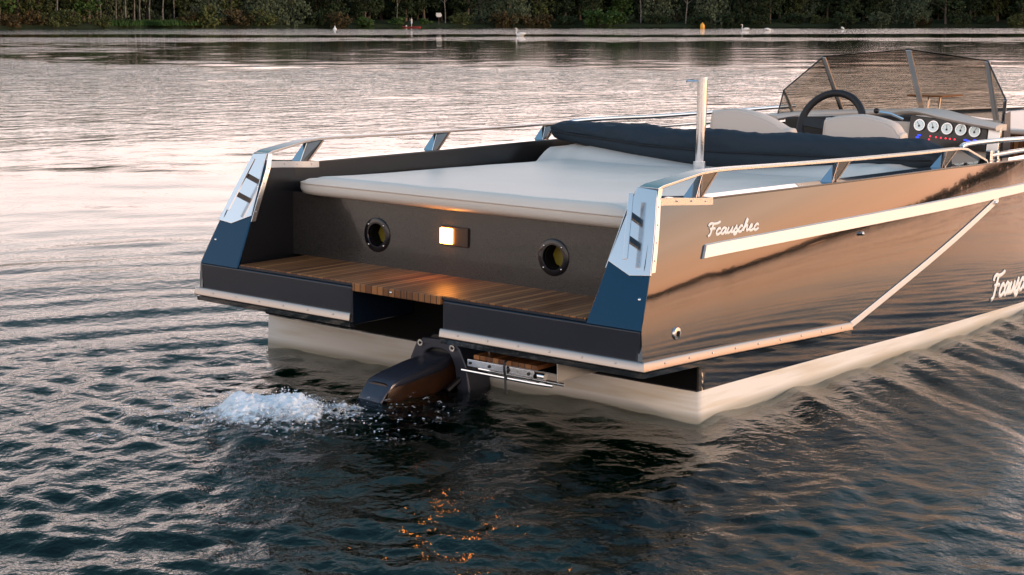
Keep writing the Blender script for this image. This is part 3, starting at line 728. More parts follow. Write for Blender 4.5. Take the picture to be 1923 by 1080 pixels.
# --- outdrive
od = empty('outdrive'); od.parent = BP
def se(x, z, w, h, e=5.0, rake=.25, n=28):
    out = []
    for k in range(n):
        q = 2*math.pi*k/n; c, s3 = math.cos(q), math.sin(q); r = (abs(c)**e+abs(s3)**e)**(-1/e); out.append(Vector((x+rake*h*s3*r, w*c*r, z+h*s3*r)))
    return out
outer = [(.175, -.30), (.170, .0), (.150, .10), (.118, .165), (.085, .188), (.0, .192), (-.085, .188), (-.118, .165), (-.150, .10), (-.170, .0), (-.175, -.30)]
inner = [(-.105, -.30), (-.100, .0), (-.088, .09), (-.062, .135), (-.030, .150), (.0, .152), (.030, .150), (.062, .135), (.088, .09), (.100, .0), (.105, -.30)]
MB().loft([[Vector((x, y, z)) for y, z in (outer[i], inner[-1-i])]+[Vector((x2, y, z)) for y, z in (inner[-1-i], outer[i])] for i, (x, x2) in enumerate([(.25, .388)]*len(outer))]).build('gimbal_housing', M['anod'], od, smooth=35, bevel=.008, seg=3)
for y_ in (.088, -.083):
    MB().cyl((.300, y_, .166), (.240, y_, .166), .014, 16).build('bolt', M['steelr'], od)
    MB().cyl((.300, y_, .166), (.238, y_, .166), .006, 12).build('bolt_bore', M['dark'], od)
MB().prism([(.27, -.078, .10), (.27, .078, .10), (.27, .078, .175), (.27, .045, .21), (.27, -.045, .21), (.27, -.078, .175)], (.118, 0, 0)).build('bell_housing', M['black'], od, bevel=.012, seg=3)
MB().loft([se(.36, .03, .065, .11), se(.25, .03, .068, .105), se(.16, .035, .070, .085), se(.06, .035, .070, .070), se(-.05, .025, .066, .062), se(-.115, .010, .060, .058)]).build('drive_leg', M['drive_lit'], od, smooth=40)
MB().loft([se(.30, .11, .060, .030), se(.20, .098, .072, .030), se(.10, .090, .074, .026, rake=.6), se(.00, .078, .072, .024, rake=.9), se(-.06, .072, .068, .020, rake=1.2), se(-.10, .060, .066, .022, rake=1.0), se(-.155, .000, .060, .030, rake=.5), se(-.165, -.03, .055, .03)]).build('drive_cowl', M['anod'], od, smooth=30)
MB().box((.22, -.028, -.75), (.36, .028, .05)).build('drive_shaft_housing', M['black'], od, bevel=.02)
MB().box((-.04, -.015, -.62), (.34, .015, -.2)).build('skeg', M['black'], od, bevel=.006)
for s_y in (-.16, .16): MB().tube([(.388, s_y, .14), (.20, s_y*.6, .0)], .012, 8).build('trim_ram', M['black'], od)
# --- folded bathing ladder in its bracket under the starboard wing
lad = empty('bathing_ladder'); lad.parent = BP
ly0, ly1 = -.400, -.720
MB().prism([(.085, ly0, .238), (.085, ly1, .238), (.085, ly1, .150), (.085, ly0, .150)], (.003, 0, 0)) 
mb = MB().box((.09, ly1-.004, .150), (.38, ly1, .240)).box((.09, ly0, .150), (.38, ly0+.004, .240)).box((.09, ly1-.004, .238), (.38, ly0+.004, .241)).box((.20, ly1, .146), (.38, ly0, .150))
mb.build('bracket', M['steelr'], lad, bevel=.001)
stp = MB().box((.030, ly1+.045, .196), (.20, ly0+.030, .214)).build('ladder_step', M['teak'], lad, bevel=.003)
mb = MB().box((.012, ly1+.045, .170), (.020, ly0+.045, .198)).build('step_rail', M['steel'], lad, bevel=.002)
for k in range(4): MB().ball((.010, lerp(ly1+.07, ly0+.03, k/3), .184), .006, 6).build('bolt', M['black'], mb)
MB().cyl((.03, ly1+.075, .178), (.03, ly1+.005, .178), .013, 14).build('hinge_tube', M['steel'], lad)
MB().cyl((.018, ly1+.045, .178), (.017, ly1+.04, .178), .009, 12).build('tube_bore', M['dark'], lad)
MB().tube([(.03, ly1-.03, .150), (.02, ly1+.05, .150), (.0, ly0+.06, .156)], .007, 10).build('ladder_tube', M['steel'], lad)
MB().tube([(.10, ly1-.03, .142), (.09, ly0+.05, .146)], .007, 10).build('ladder_tube', M['steel'], lad)
yk = lerp(ly0, ly1, .45)
MB().strip(smooth_pts([(.06, yk, .218), (.012, yk, .217), (.002, yk, .19), (.006, yk-.002, .160), (-.004, yk-.012, .125), (-.006, yk-.016, .100)], 4), (0, .010, 0), .0025, (-1, 0, 0)).build('strap', M['rubber'], lad)
boat.matrix_world = BOAT_M
for o in (pad, cv): o.matrix_world = BOAT_M

# ================================================================ WATER
rng = np.random.default_rng(11); random.seed(5)
FOAM = np.array([-.58, .10])
def grid_axes():
    deg = [];  a = -180.0
    while a < 180:
        deg.append(a)
        a += .10 if 16 <= a < 61 else (.25 if -15 <= a < 80 else 1.5)
    az = np.radians(np.array(deg))
    r = [1.2]
    while r[-1] < 1700:
        q = r[-1]; r.append(q*(1+(.0032 if q < 11 else .006 if q < 60 else .014 if q < 300 else .05)))
    return az, np.array(r)
az, rad = grid_axes()
NR, NA = len(rad), len(az)
A_, R_ = np.meshgrid(az, rad)
PX = CAM.x+R_*np.cos(A_); PY = CAM.y+R_*np.sin(A_)
DR = np.gradient(rad)[:, None]*np.ones_like(A_)
def sst(a, b, x): t = np.clip((x-a)/(b-a), 0, 1); return t*t*(3-2*t)
dist = np.hypot(PX-FOAM[0], PY-FOAM[1])
H = np.zeros_like(PX)
def waves(n, l0, l1, slope, dirc, spread, mask, warp=None):
    """sum of n sine waves with wavelengths l0..l1; slope = rms slope of the sum"""
    global H
    X, Y = (PX, PY) if warp is None else warp
    acc = np.zeros_like(PX)
    for i in range(n):
        lam = math.exp(rng.uniform(math.log(l0), math.log(l1))); k = 2*math.pi/lam
        th = math.radians(dirc+rng.normal(0, spread)); ph = rng.uniform(0, 2*math.pi)
        fade = sst(2.2, 4.5, lam/DR)
        if fade.max() <= 0: continue
        acc += fade*np.cos(k*(X*math.cos(th)+Y*math.sin(th))+ph)/k
    H += acc*slope*math.sqrt(2.0/n)*mask
def fbm(scale, seed):
    """cheap smooth random field 0..1"""
    r2 = np.random.default_rng(seed); f = np.zeros_like(PX)
    for i in range(9):
        th = r2.uniform(0, 2*math.pi); k = 2*math.pi/scale*r2.uniform(.5, 1.6)
        f += np.cos(k*(PX*math.cos(th)+PY*math.sin(th))+r2.uniform(0, 6.28))
    return .5+.5*np.clip(f/4.0, -1, 1)
wx = PX+.05*np.cos(PY*1.9+1)+.03*np.cos(PX*3.1+PY*2.3); wy = PY+.05*np.sin(PX*2.1)+.03*np.sin(PY*3.7-PX*1.3)
g1, g2 = fbm(9, 1), fbm(2.2, 2)
near = sst(14, 7, R_)
ambient = .55+.9*fbm(26, 3)
waves(26, .9, 6.0, .012, 40, 38, ambient)
waves(30, .28, 1.1, .013, 30, 45, ambient*(.35+.9*g1))
waves(24, .10, .30, .009, 20, 60, (.2+.9*g1)*sst(40, 12, R_))
# stronger chop left by the propeller and the hull
chop = sst(4.3, .9, dist)*(.55+.6*g2)
port_lee = 1-.75*sst(.2, .9, PY-1.0)*sst(-.9, .3, PX)
stb = 1-.80*sst(-.9, .9, PX)*sst(-.6, -1.1, PY)
waves(40, .15, .42, .084, 160, 55, chop*port_lee*stb, (wx, wy))
waves(44, .085, .20, .120, 160, 80, chop*(.35+.9*g2)*port_lee*stb, (wx, wy))
wide = sst(8.0, 2.8, dist)*(.4+.8*g1)*(.35+.65*stb)
waves(24, .30, .9, .034, 120, 50, wide, (wx, wy))
# rings running out from the propeller wash
ang = np.arctan2(PY-FOAM[1], PX-FOAM[0])
ph = dist+.07*np.sin(3*ang+1)+.04*np.sin(7*ang)+.10*g1
env = sst(.5, 1.3, dist)*np.exp(-np.maximum(dist-1.3, 0)/2.1)*sst(2.5, 5, .34/DR)
H += env*(.0125*np.cos(2*math.pi*ph/.42)+.005*np.cos(2*math.pi*ph/.23+1.3*np.sin(2*ang)))*(.4+.9*g1)
# ripples sliding along the starboard side
d_s = np.abs(-(PY)-1.20)
env = np.exp(-np.clip(-PY-1.1, 0, 9)/1.6)*sst(-1.1, -1.3, PY)*sst(-.2, 1.2, PX)*sst(2.5, 5, .16/DR)
H += env*(.0042*np.cos(2*math.pi*(PX*.62-PY*.78+.10*g1+.05*np.sin(PX*2))/.21)+.0022*np.cos(2*math.pi*(PX*.8-PY*.6+.1*g2)/.115))
# boil thrown up at the propeller
H += .050*np.exp(-((PX+.52)**2+(PY-.12)**2)/.045)
calm_far = sst(1700, 500, R_)
H *= calm_far
verts = np.empty((NR*NA+1, 3)); verts[:-1, 0] = PX.ravel(); verts[:-1, 1] = PY.ravel(); verts[:-1, 2] = H.ravel(); verts[-1] = (CAM.x, CAM.y, 0)
i = np.arange(NR-1)[:, None]; j = np.arange(NA)[None, :]; j2 = (j+1) % NA
quads = np.stack([i*NA+j, (i+1)*NA+j, (i+1)*NA+j2, i*NA+j2], -1).reshape(-1, 4)
me = bpy.data.meshes.new('water')
nv, nq = len(verts), len(quads); tri = np.stack([np.full(NA, nv-1), np.arange(NA), (np.arange(NA)+1) % NA], -1)
me.vertices.add(nv); me.vertices.foreach_set('co', verts.ravel())
me.loops.add(nq*4+NA*3); me.loops.foreach_set('vertex_index', np.concatenate([quads.ravel(), tri.ravel()]).astype(np.int32))
me.polygons.add(nq+NA)
me.polygons.foreach_set('loop_start', np.concatenate([np.arange(nq)*4, nq*4+np.arange(NA)*3]).astype(np.int32))
me.polygons.foreach_set('use_smooth', np.ones(nq+NA, bool))
me.update(calc_edges=True)
def watermat():
    m = bpy.data.materials.new('lake water'); m.use_nodes = True; t = m.node_tree; t.nodes.clear(); N = t.nodes.new; L = t.links.new
    geo = N('ShaderNodeNewGeometry')
    def nz(scale, detail, sc3=(1, 1, 1), rot=0):
        mp = N('ShaderNodeMapping'); mp.inputs['Scale'].default_value = sc3; mp.inputs['Rotation'].default_value = (0, 0, R(rot)); L(geo.outputs['Position'], mp.inputs[0])
        n = N('ShaderNodeTexNoise'); n.inputs['Scale'].default_value = scale; n.inputs['Detail'].default_value = detail; n.inputs['Roughness'].default_value = .55; L(mp.outputs[0], n.inputs[0]); return n.outputs[0]
    def mth(op, a, c, cl=False):
        n = N('ShaderNodeMath'); n.operation = op; n.use_clamp = cl
        for i, q in enumerate((a, c)):
            if isinstance(q, (int, float)): n.inputs[i].default_value = q
            else: L(q, n.inputs[i])
        return n.outputs[0]
    # distance from the stern decides how strong the fine ripple is
    sub = N('ShaderNodeVectorMath'); sub.operation = 'DISTANCE'; L(geo.outputs['Position'], sub.inputs[0]); sub.inputs[1].default_value = (-.6, .1, 0)
    mr = N('ShaderNodeMapRange'); L(sub.outputs['Value'], mr.inputs[0]); mr.inputs[1].default_value = 1; mr.inputs[2].default_value = 6; mr.inputs[3].default_value = 1; mr.inputs[4].default_value = .16
    fine = nz(17, 3); mid = nz(1.5, 3, (1, 1.7, 1), 40); patch = nz(.035, 2, (1, 2.2, 1), 52)
    pk = N('ShaderNodeMapRange'); L(patch, pk.inputs[0]); pk.inputs[1].default_value = .38; pk.inputs[2].default_value = .62; pk.inputs[3].default_value = .35; pk.inputs[4].default_value = 1.3
    far = N('ShaderNodeMapRange'); L(sub.outputs['Value'], far.inputs[0]); far.inputs[1].default_value = 8; far.inputs[2].default_value = 45; far.inputs[3].default_value = 0; far.inputs[4].default_value = 1
    b1 = N('ShaderNodeBump'); b1.inputs['Distance'].default_value = .010; L(mth('MULTIPLY', mr.outputs[0], .9), b1.inputs['Strength']); L(fine, b1.inputs['Height'])
    # wind lanes lying across the lake: ruffled and calm strips
    dp = N('ShaderNodeVectorMath'); dp.operation = 'DOT_PRODUCT'; L(geo.outputs['Position'], dp.inputs[0]); dp.inputs[1].default_value = (math.cos(R(CYAW)), math.sin(R(CYAW)), 0)
    dd = mth('SUBTRACT', dp.outputs['Value'], CAM.x*math.cos(R(CYAW))+CAM.y*math.sin(R(CYAW)))
    wob = mth('MULTIPLY', mth('SUBTRACT', nz(.022, 4, (1, 1, 1), 0), .5), 1.0)
    lane = mth('ADD', mth('DIVIDE', 44.07, mth('MAXIMUM', dd, 20)), mth('MULTIPLY', wob, .16))      # 0.16 near the far bank ... 2 near the boat
    lr = N('ShaderNodeValToRGB'); L(lane, lr.inputs[0]); els = [(0, .15), (.155, .15), (.18, .80), (.25, .80), (.27, .20), (.315, .22), (.335, .56), (.39, .52), (.41, .34), (.70, .35), (.86, .46), (1, .58)]
    cr = lr.color_ramp; cr.elements[0].position = els[0][0]; cr.elements[0].color = (els[0][1],)*3+(1,); cr.elements[1].position = els[1][0]; cr.elements[1].color = (els[1][1],)*3+(1,)
    for p_, v_ in els[2:]:
        e_ = cr.elements.new(p_); e_.color = (v_,)*3+(1,)
    sd = N('ShaderNodeVectorMath'); sd.operation = 'DOT_PRODUCT'; L(geo.outputs['Position'], sd.inputs[0]); sd.inputs[1].default_value = (math.sin(R(CYAW)), -math.cos(R(CYAW)), 0)
    lat = mth('DIVIDE', mth('SUBTRACT', sd.outputs['Value'], CAM.x*math.sin(R(CYAW))-CAM.y*math.cos(R(CYAW))), mth('MAXIMUM', dd, 20))
    lb = N('ShaderNodeMapRange'); L(lat, lb.inputs[0]); lb.inputs[1].default_value = -.30; lb.inputs[2].default_value = -.17; lb.inputs[3].default_value = .13; lb.inputs[4].default_value = 0
    # patchy ruffles a few metres across inside each lane
    pa = mth('ADD', mth('MULTIPLY', nz(.34, 4), .7), mth('MULTIPLY', nz(.07, 2), .3))
    sm = mth('ADD', mth('ADD', pa, lr.outputs[0]), lb.outputs[0])
    pa2 = N('ShaderNodeMapRange'); L(sm, pa2.inputs[0]); pa2.inputs[1].default_value = .94; pa2.inputs[2].default_value = 1.04; pa2.inputs[3].default_value = .03; pa2.inputs[4].default_value = 1.25
    pk = pa2
    b2 = N('ShaderNodeBump'); b2.inputs['Distance'].default_value = .10; L(mth('MULTIPLY', mth('MULTIPLY', far.outputs[0], pk.outputs[0]), .9, True), b2.inputs['Strength']); L(mid, b2.inputs['Height']); L(b1.outputs[0], b2.inputs['Normal'])
    gl = N('ShaderNodeBsdfGlass'); gl.inputs['IOR'].default_value = 1.34; gl.inputs['Roughness'].default_value = .02; L(b2.outputs[0], gl.inputs['Normal'])
    ab = N('ShaderNodeVolumeAbsorption'); ab.inputs['Color'].default_value = (.10, .62, .52, 1); ab.inputs['Density'].default_value = 1.3
    o = N('ShaderNodeOutputMaterial'); L(gl.outputs[0], o.inputs[0]); L(ab.outputs[0], o.inputs[1])
    return m
me.materials.append(watermat())
water = bpy.data.objects.new('water', me); COL.objects.link(water); tag(water, kind='structure')
# ---- lake bed and surrounding land: one sheet, dipping under the water
def shore(a):
    """distance of the shoreline from the camera by heading in degrees"""
    a = (a+180) % 360-180
    base = interp(a, [(-180, 520), (-125, 800), (-95, 1250), (-75, 1500), (-10, 1450), (0, 1000), (10, 520), (19, 410), (28, 395), (38, 372), (45, 350), (51, 322), (54, 300), (57, 285), (70, 280), (100, 330), (140, 420), (180, 520)])
    return base*(1+.006*math.sin(a*2.1)+.004*math.sin(a*5.3+1))
mb_r = [2, 60, 200]; rings = []
angs = [k*1.0-180 for k in range(360)]
V = []; Fc = []
prof = [(0.0, -2.2), (.90, -2.2), (.985, -.5), (1.0, 0.0), (1.006, .45), (1.03, 1.2), (1.25, 2.2), (3.0, 8)]
for f, z in prof:
    for a in angs:
        rr = max(shore(a)*f, 1.0) if f < 2 else 5000; V.append((CAM.x+rr*math.cos(R(a)), CAM.y+rr*math.sin(R(a)), z+.25*math.sin(a*.9)*(z > .5)))
n = len(angs)
for i2 in range(len(prof)-1):
    for k in range(n): Fc.append((i2*n+k, i2*n+(k+1) % n, (i2+1)*n+(k+1) % n, (i2+1)*n+k))
Fc.append(tuple(range(n)))
gm = mat('bank soil', (.018, .024, .010), .95, spec=.1, var=(.25, (.035, .045, .018), .2))
g = MB().add(V, Fc).build('ground', gm, None, smooth=60); g.data.materials.append(mat('lake bed silt', (.08, .22, .18), .95, spec=.1, var=(.8, (.12, .28, .23), .2)))
for f_ in g.data.polygons:
    if f_.center.z < -.3: f_.material_index = 1
tag(g, kind='structure')
def pol(a, r, z=0): return Vector((CAM.x+r*math.cos(R(a)), CAM.y+r*math.sin(R(a)), z))
def heading(u): return CYAW-math.degrees(math.atan((u-961.5)/CF))

# ================================================================ TREES ON THE FAR BANK
leafm = {}
def leaf(name, c, c2):
    m = mat(name, c, .8, spec=.2, var=(.45, c2, .16)); return m
leafm['dark'] = leaf('dark leaves', (.013, .024, .010), (.034, .052, .019))
leafm['olive'] = leaf('olive leaves', (.036, .048, .015), (.095, .108, .036))
leafm['willow'] = leaf('willow leaves', (.036, .052, .028), (.105, .130, .072))
leafm['rust'] = leaf('turning leaves', (.042, .034, .013), (.095, .070, .030))
leafm['green'] = leaf('green leaves', (.022, .052, .011), (.065, .115, .028))
def clumps(mb, rnd, centre, radius, n, size, droop=0, squash=1.0):
    """leaf-sized quads in uneven clusters"""
    k = max(3, n//26)
    for c in range(k):
        d = Vector((rnd.gauss(0, 1), rnd.gauss(0, 1), rnd.gauss(0, 1))).normalized()*(rnd.random()**.45)
        cc = Vector(centre)+Vector((d.x*radius[0], d.y*radius[1], d.z*radius[2]))
        cr = rnd.uniform(.16, .34)*min(radius[0], radius[2])
        for i in range(26):
            e = Vector((rnd.gauss(0, .55), rnd.gauss(0, .55), rnd.gauss(0, .5*squash)))*cr
            p = cc+e+Vector((0, 0, -abs(rnd.gauss(0, droop))))
            s = size*rnd.uniform(.5, 1.25)
            a = Vector((rnd.gauss(0, 1), rnd.gauss(0, 1), rnd.gauss(0, .7))).normalized(); b = a.cross(Vector((rnd.gauss(0, 1), rnd.gauss(0, 1), rnd.gauss(0, 1)))).normalized()
            if droop: b = (b*.5+Vector((0, 0, -1.3))).normalized()
            mb.add([p-a*s*.5-b*s*.35, p+a*s*.4-b*s*.5, p+a*s*.55+b*s*.4, p-a*s*.35+b*s*.55], [(0, 1, 2, 3)])
def add_trunk(mb, rnd, h, r, lean=0, limbs=5, crown0=.4):
    pts = []; x = y = 0
    for i in range(7):
        t = i/6; pts.append((x, y, h*t)); x += rnd.gauss(lean, .05)*h/6; y += rnd.gauss(0, .04)*h/6
    mb.tube(pts, [r*(1-.8*i/6)*(1.25 if i == 0 else 1) for i in range(7)], 7)
    for i in range(limbs):
        t = rnd.uniform(crown0, .85); b = Vector(pts[int(t*6)]); a = rnd.uniform(0, 6.28); l = h*rnd.uniform(.14, .26)
        e = b+Vector((math.cos(a)*l, math.sin(a)*l, l*rnd.uniform(.3, 1)))
        mb.tube([b, b.lerp(e, .5)+Vector((0, 0, l*.08)), e], [r*.38, r*.22, r*.08], 5)
def proto_tree(kind, seed):
    rnd = random.Random(seed); h = rnd.uniform(13, 18)
    spec = {'broad': ('broadleaf_tree', 'bark', 'dark'), 'willow': ('willow_tree', 'bark', 'willow'), 'birch': ('birch_tree', 'birch', 'olive'), 'olive': ('broadleaf_tree', 'bark', 'olive'), 'green': ('broadleaf_tree', 'bark', 'green')}[kind]
    root = empty(spec[0]); tb = MB(); cb = MB()
    if kind == 'birch':
        add_trunk(tb, rnd, h, .16, rnd.uniform(-.05, .05), 7, .35)
        clumps(cb, rnd, (0, 0, h*.72), (2.2, 2.2, h*.30), 1300, .34, .25)
    elif kind == 'willow':
        h *= .75; add_trunk(tb, rnd, h, .32, .02, 7, .25)
        clumps(cb, rnd, (0, 0, h*.66), (4.2, 4.2, h*.34), 1500, .38, .55)
        clumps(cb, rnd, (0, 0, h*.30), (4.4, 4.4, h*.24), 1200, .38, .8)
    else:
        add_trunk(tb, rnd, h, .28, rnd.uniform(-.02, .02), 7, .2)
        clumps(cb, rnd, (0, 0, h*.64), (3.8, 3.8, h*.36), 2000, .42)
        clumps(cb, rnd, (rnd.uniform(-1, 1), rnd.uniform(-1, 1), h*.26), (3.3, 3.3, h*.17), 800, .40)
    tb.build('trunk', M[spec[1]], root, smooth=60); cb.build('crown', leafm[spec[2]], root, smooth=0)
    return root
def proto_bush(seed, m, h=2.6, w=2.4):
    rnd = random.Random(seed); root = empty('shrub'); tb = MB(); cb = MB()
    for i in range(6):
        a = rnd.uniform(0, 6.28); tb.tube([(0, 0, 0), (math.cos(a)*w*.3, math.sin(a)*w*.3, h*.6), (math.cos(a)*w*.5, math.sin(a)*w*.5, h*.9)], [.05, .035, .015], 5)
    clumps(cb, rnd, (0, 0, h*.42), (w, w, h*.52), 1500, .26)
    tb.build('stem', M['bark'], root); cb.build('crown', leafm[m], root, smooth=0); return root
used_p = set()
def place(p, loc, sc, rz, label, cat, group):
    if p.name in used_p:
        o = p.copy(); COL.objects.link(o)
        for c in p.children:
            d = c.copy(); COL.objects.link(d); d.parent = o
    else: o = p; used_p.add(p.name)
    o.location = loc; o.scale = (sc, sc, sc); o.rotation_euler = (0, 0, rz)
    tag(o, label, cat, group); return o
PT = {'broad': [proto_tree('broad', s) for s in (1, 2, 3)], 'willow': [proto_tree('willow', s) for s in (4, 5)], 'birch': [proto_tree('birch', s) for s in (6, 7)], 'olive': [proto_tree('olive', s) for s in (8, 9)], 'green': [proto_tree('green', 10)]}
PBU = {m: proto_bush(20+i, m) for i, m in enumerate(('olive', 'rust', 'green', 'willow', 'dark'))}
LBL = {'broad': 'tall dark broadleaf tree in the wooded far bank', 'willow': 'grey green willow hanging low over the far bank', 'birch': 'slim pale trunked birch on the far bank', 'olive': 'olive green leafy tree on the far bank', 'green': 'fresh green leafy tree on the far bank'}
rt = random.Random(77)
# front row, read from left to right: photo column, kind, metres behind the waterline
front = [(12,'green',3),(45,'olive',4),(85,'olive',7),(120,'birch',5),(150,'olive',8),(178,'green',6),(200,'birch',6),(228,'birch',7),(246,'birch',4),(262,'birch',4),(272,'birch',5),(290,'birch',7),(315,'birch',5),(336,'birch',9),(400,'willow',5),(440,'olive',5),(498,'willow',6),(545,'willow',3),(600,'broad',7),(640,'broad',6),(690,'broad',6),(748,'birch',6),(765,'broad',10),(838,'birch',5),(880,'broad',7),(905,'willow',6),(960,'willow',5),(1015,'olive',7),(1060,'broad',6),(1110,'broad',7),(1165,'green',8),(1200,'birch',6),(1235,'willow',7),(1283,'birch',4),(1330,'willow',6),(1385,'broad',6),(1440,'broad',6),(1490,'olive',7),(1545,'broad',6),(1590,'broad',6),(1640,'broad',6),(1668,'willow',4),(1712,'willow',3),(1765,'broad',5),(1810,'broad',6),(1860,'olive',6),(1905,'broad',5),(1950,'broad',5),(-30,'olive',5),(-80,'broad',5),(2000,'broad',6)]
for u, k, bk in front:
    a = heading(u); r = shore(a)+bk
    place(rt.choice(PT[k]), pol(a, r, .35), rt.uniform(.85, 1.15), rt.uniform(0, 6.28), LBL[k], 'tree', 'trees along the far bank')
for q in range(95):                                          # second and third rows
    u = -120+q*22.5+rt.uniform(-8, 8); a = heading(u); r = shore(a)+rt.choice((13, 20, 28))+rt.uniform(-2, 2)
    k = rt.choice(('broad', 'broad', 'broad', 'olive', 'willow'))
    place(rt.choice(PT[k]), pol(a, r, .9), rt.uniform(.95, 1.25), rt.uniform(0, 6.28), LBL[k], 'tree', 'trees along the far bank')
bush = [(20,'rust',1.0),(38,'rust',.9),(70,'rust',1.2),(85,'olive',1.0),(110,'olive',.9),(137,'olive',1.4),(195,'olive',.9),(240,'dark',.7),(365,'rust',1.3),(385,'olive',1.9),(415,'willow',1.6),(450,'rust',1.5),(500,'olive',1.3),(530,'willow',1.3),(590,'dark',1.3),(640,'rust',1.2),(690,'green',.9),(748,'green',.9),(800,'green',.7),(868,'olive',1.3),(905,'willow',1.4),(945,'rust',1.3),(985,'rust',1.2),(1020,'rust',1.2),(1065,'dark',1.0),(1125,'green',1.6),(1150,'green',1.5),(1170,'dark',1.0),(1230,'dark',1.2),(1310,'dark',1.2),(1370,'dark',1.3),(1420,'dark',1.2),(1480,'dark',1.3),(1530,'olive',1.1),(1580,'dark',1.4),(1640,'willow',1.2),(1720,'rust',1.2),(1790,'dark',1.3),(1840,'dark',1.2),(1900,'olive',1.2)]
BL = {'olive': 'olive shrub at the waterline of the far bank', 'rust': 'browning shrub at the waterline of the far bank', 'green': 'bright green shrub at the waterline of the far bank', 'willow': 'grey green shrub at the waterline of the far bank', 'dark': 'dark shrub on the far bank'}
for u, k, sc in bush:
    a = heading(u); place(PBU[k], pol(a, shore(a)+1.5+rt.uniform(0, 1.5), .1), sc*rt.uniform(.9, 1.1), rt.uniform(0, 6.28), BL[k], 'shrub', 'shrubs along the far bank')
for p in sum(PT.values(), [])+list(PBU.values()):
    if p.name not in used_p:
        for c in list(p.children): bpy.data.objects.remove(c)
        bpy.data.objects.remove(p)
# woodland behind and around the rest of the lake
mb = MB(); rw = random.Random(3)
def wood(mb, a0, a1, step, back, h0, h1, nq, size):
    a = a0
    while a < a1:
        r = shore(a)+back+rw.uniform(0, 10); h = rw.uniform(h0, h1); w = h*.42
        clumps(mb, rw, pol(a, r, h*.52), (w, w, h*.5), nq, size)
        a += step*rw.uniform(.6, 1.4)
wood(mb, 14, 62, .55, 38, 14, 18, 450, 1.7)
wood(mb, 14, 62, .30, 34, 5, 7, 260, 1.5)
o = mb.build('woodland', leafm['dark'], None, smooth=0); tag(o, 'dark unbroken woodland filling in behind the trees of the far bank', 'woodland', kind='stuff')
mb = MB()
wood(mb, -100, 14, .28, 6, 13, 24, 300, 4.0)
wood(mb, 62, 260, .9, 6, 12, 19, 260, 2.6)
o = mb.build('woodland', leafm['dark'], None, smooth=0); tag(o, 'distant dark woodland around the rest of the lake, mirrored in the hull', 'woodland', kind='stuff')
# grass on the low bank at the left
mb = MB()
for q in range(5200):
    u = rt.uniform(205, 385); a = heading(u); p = pol(a, shore(a)+rt.uniform(.2, 5), .0); p.z = .25+rt.random()*.35
    h = rt.uniform(.5, 1.15); t = rt.uniform(0, 3.14); w = .10
    dx, dy = math.cos(t)*w, math.sin(t)*w
    mb.add([p+Vector((-dx, -dy, 0)), p+Vector((dx, dy, 0)), p+Vector((dx*.2+rt.uniform(-.2, .2), dy*.2, h))], [(0, 1, 2)])
o = mb.build('grass', leaf('bank grass', (.022, .055, .012), (.04, .085, .02)), None, smooth=0); tag(o, 'strip of tall green grass on the low bank below the birches', 'grass', kind='stuff')

# ================================================================ FOAM, BIRDS, BUOYS, PADDLER
fm = mat('white froth', (.66, .74, .80), .35, spec=.5, var=(26, (.84, .88, .92), .15)); fm.node_tree.nodes['Principled BSDF'].inputs['Subsurface Weight'].default_value = .3; fm.node_tree.nodes['Principled BSDF'].inputs['Subsurface Radius'].default_value = (.01, .012, .014)
def foam():
    mb = MB(); rf = random.Random(9)
    def blob(c, r, sc, n=6, amp=.5, fr=9):
        rings = []
        for i in range(n*2+1):
            th = math.pi*i/(n*2); ring = []
            for k in range(n*3):
                q = 2*math.pi*k/(n*3); d = Vector((math.sin(th)*math.cos(q), math.sin(th)*math.sin(q), math.cos(th)))
                rr = r*(1+amp*mnoise.noise(d*fr*.25+Vector(c)*fr)+amp*.5*mnoise.noise(d*fr*.6+Vector(c)*fr*2))
                ring.append(Vector(c)+Vector((d.x*sc[0], d.y*sc[1], d.z*sc[2]))*rr)
            rings.append(ring)
        mb.loft(rings)
    return mb, blob, rf
XR, UR, FR = basis(0)
side = Vector((XR.x, XR.y, 0)).normalized(); away = Vector((-side.y, side.x, 0)); FC = Vector((-.565, .10, 0))
def heap(a, b): return .066*(math.exp(-((a-.05)/.13)**2-(b/.10)**2)+.80*math.exp(-((a+.13)/.07)**2-((b-.02)/.08)**2))
def droplets():
    mb = MB(); rf = random.Random(9)
    def drop(c, r, st):
        c = Vector(c); v = [Vector((rf.uniform(.7, 1.3)*x, rf.uniform(.7, 1.3)*y, rf.uniform(.7, 1.3)*z)) for x, y, z in ((1, 0, 0), (-1, 0, 0), (0, 1, 0), (0, -1, 0), (0, 0, 1), (0, 0, -1))]
        mb.add([c+Vector((p.x*st[0], p.y*st[1], p.z*st[2]))*r for p in v], [(0, 2, 4), (2, 1, 4), (1, 3, 4), (3, 0, 4), (2, 0, 5), (1, 2, 5), (3, 1, 5), (0, 3, 5)])
    for q in range(420):
        a = rf.gauss(0, .14); b = rf.gauss(0, .085)
        drop(FC+side*a+away*b+Vector((0, 0, heap(a, b)*rf.uniform(.8, 1.35)+rf.uniform(.03, .05))), rf.uniform(.0007, .0028), (rf.uniform(.8, 2), rf.uniform(.8, 2), rf.uniform(.8, 2)))
    for q in range(380):
        th_ = rf.uniform(0, 6.28); d = abs(rf.gauss(.20, .12))
        drop(FC+side*(d*1.5*math.cos(th_)+.05)+away*d*.8*math.sin(th_)+Vector((0, 0, rf.uniform(.0, .04))), rf.uniform(.001, .0036), (rf.uniform(1, 3), rf.uniform(1, 2.4), .8))
    return mb.build('spray', fm, None, smooth=80)
fo = droplets(); tag(fo, 'fine white spray and bubbles scattered round the froth behind the outdrive', 'spray', kind='stuff')
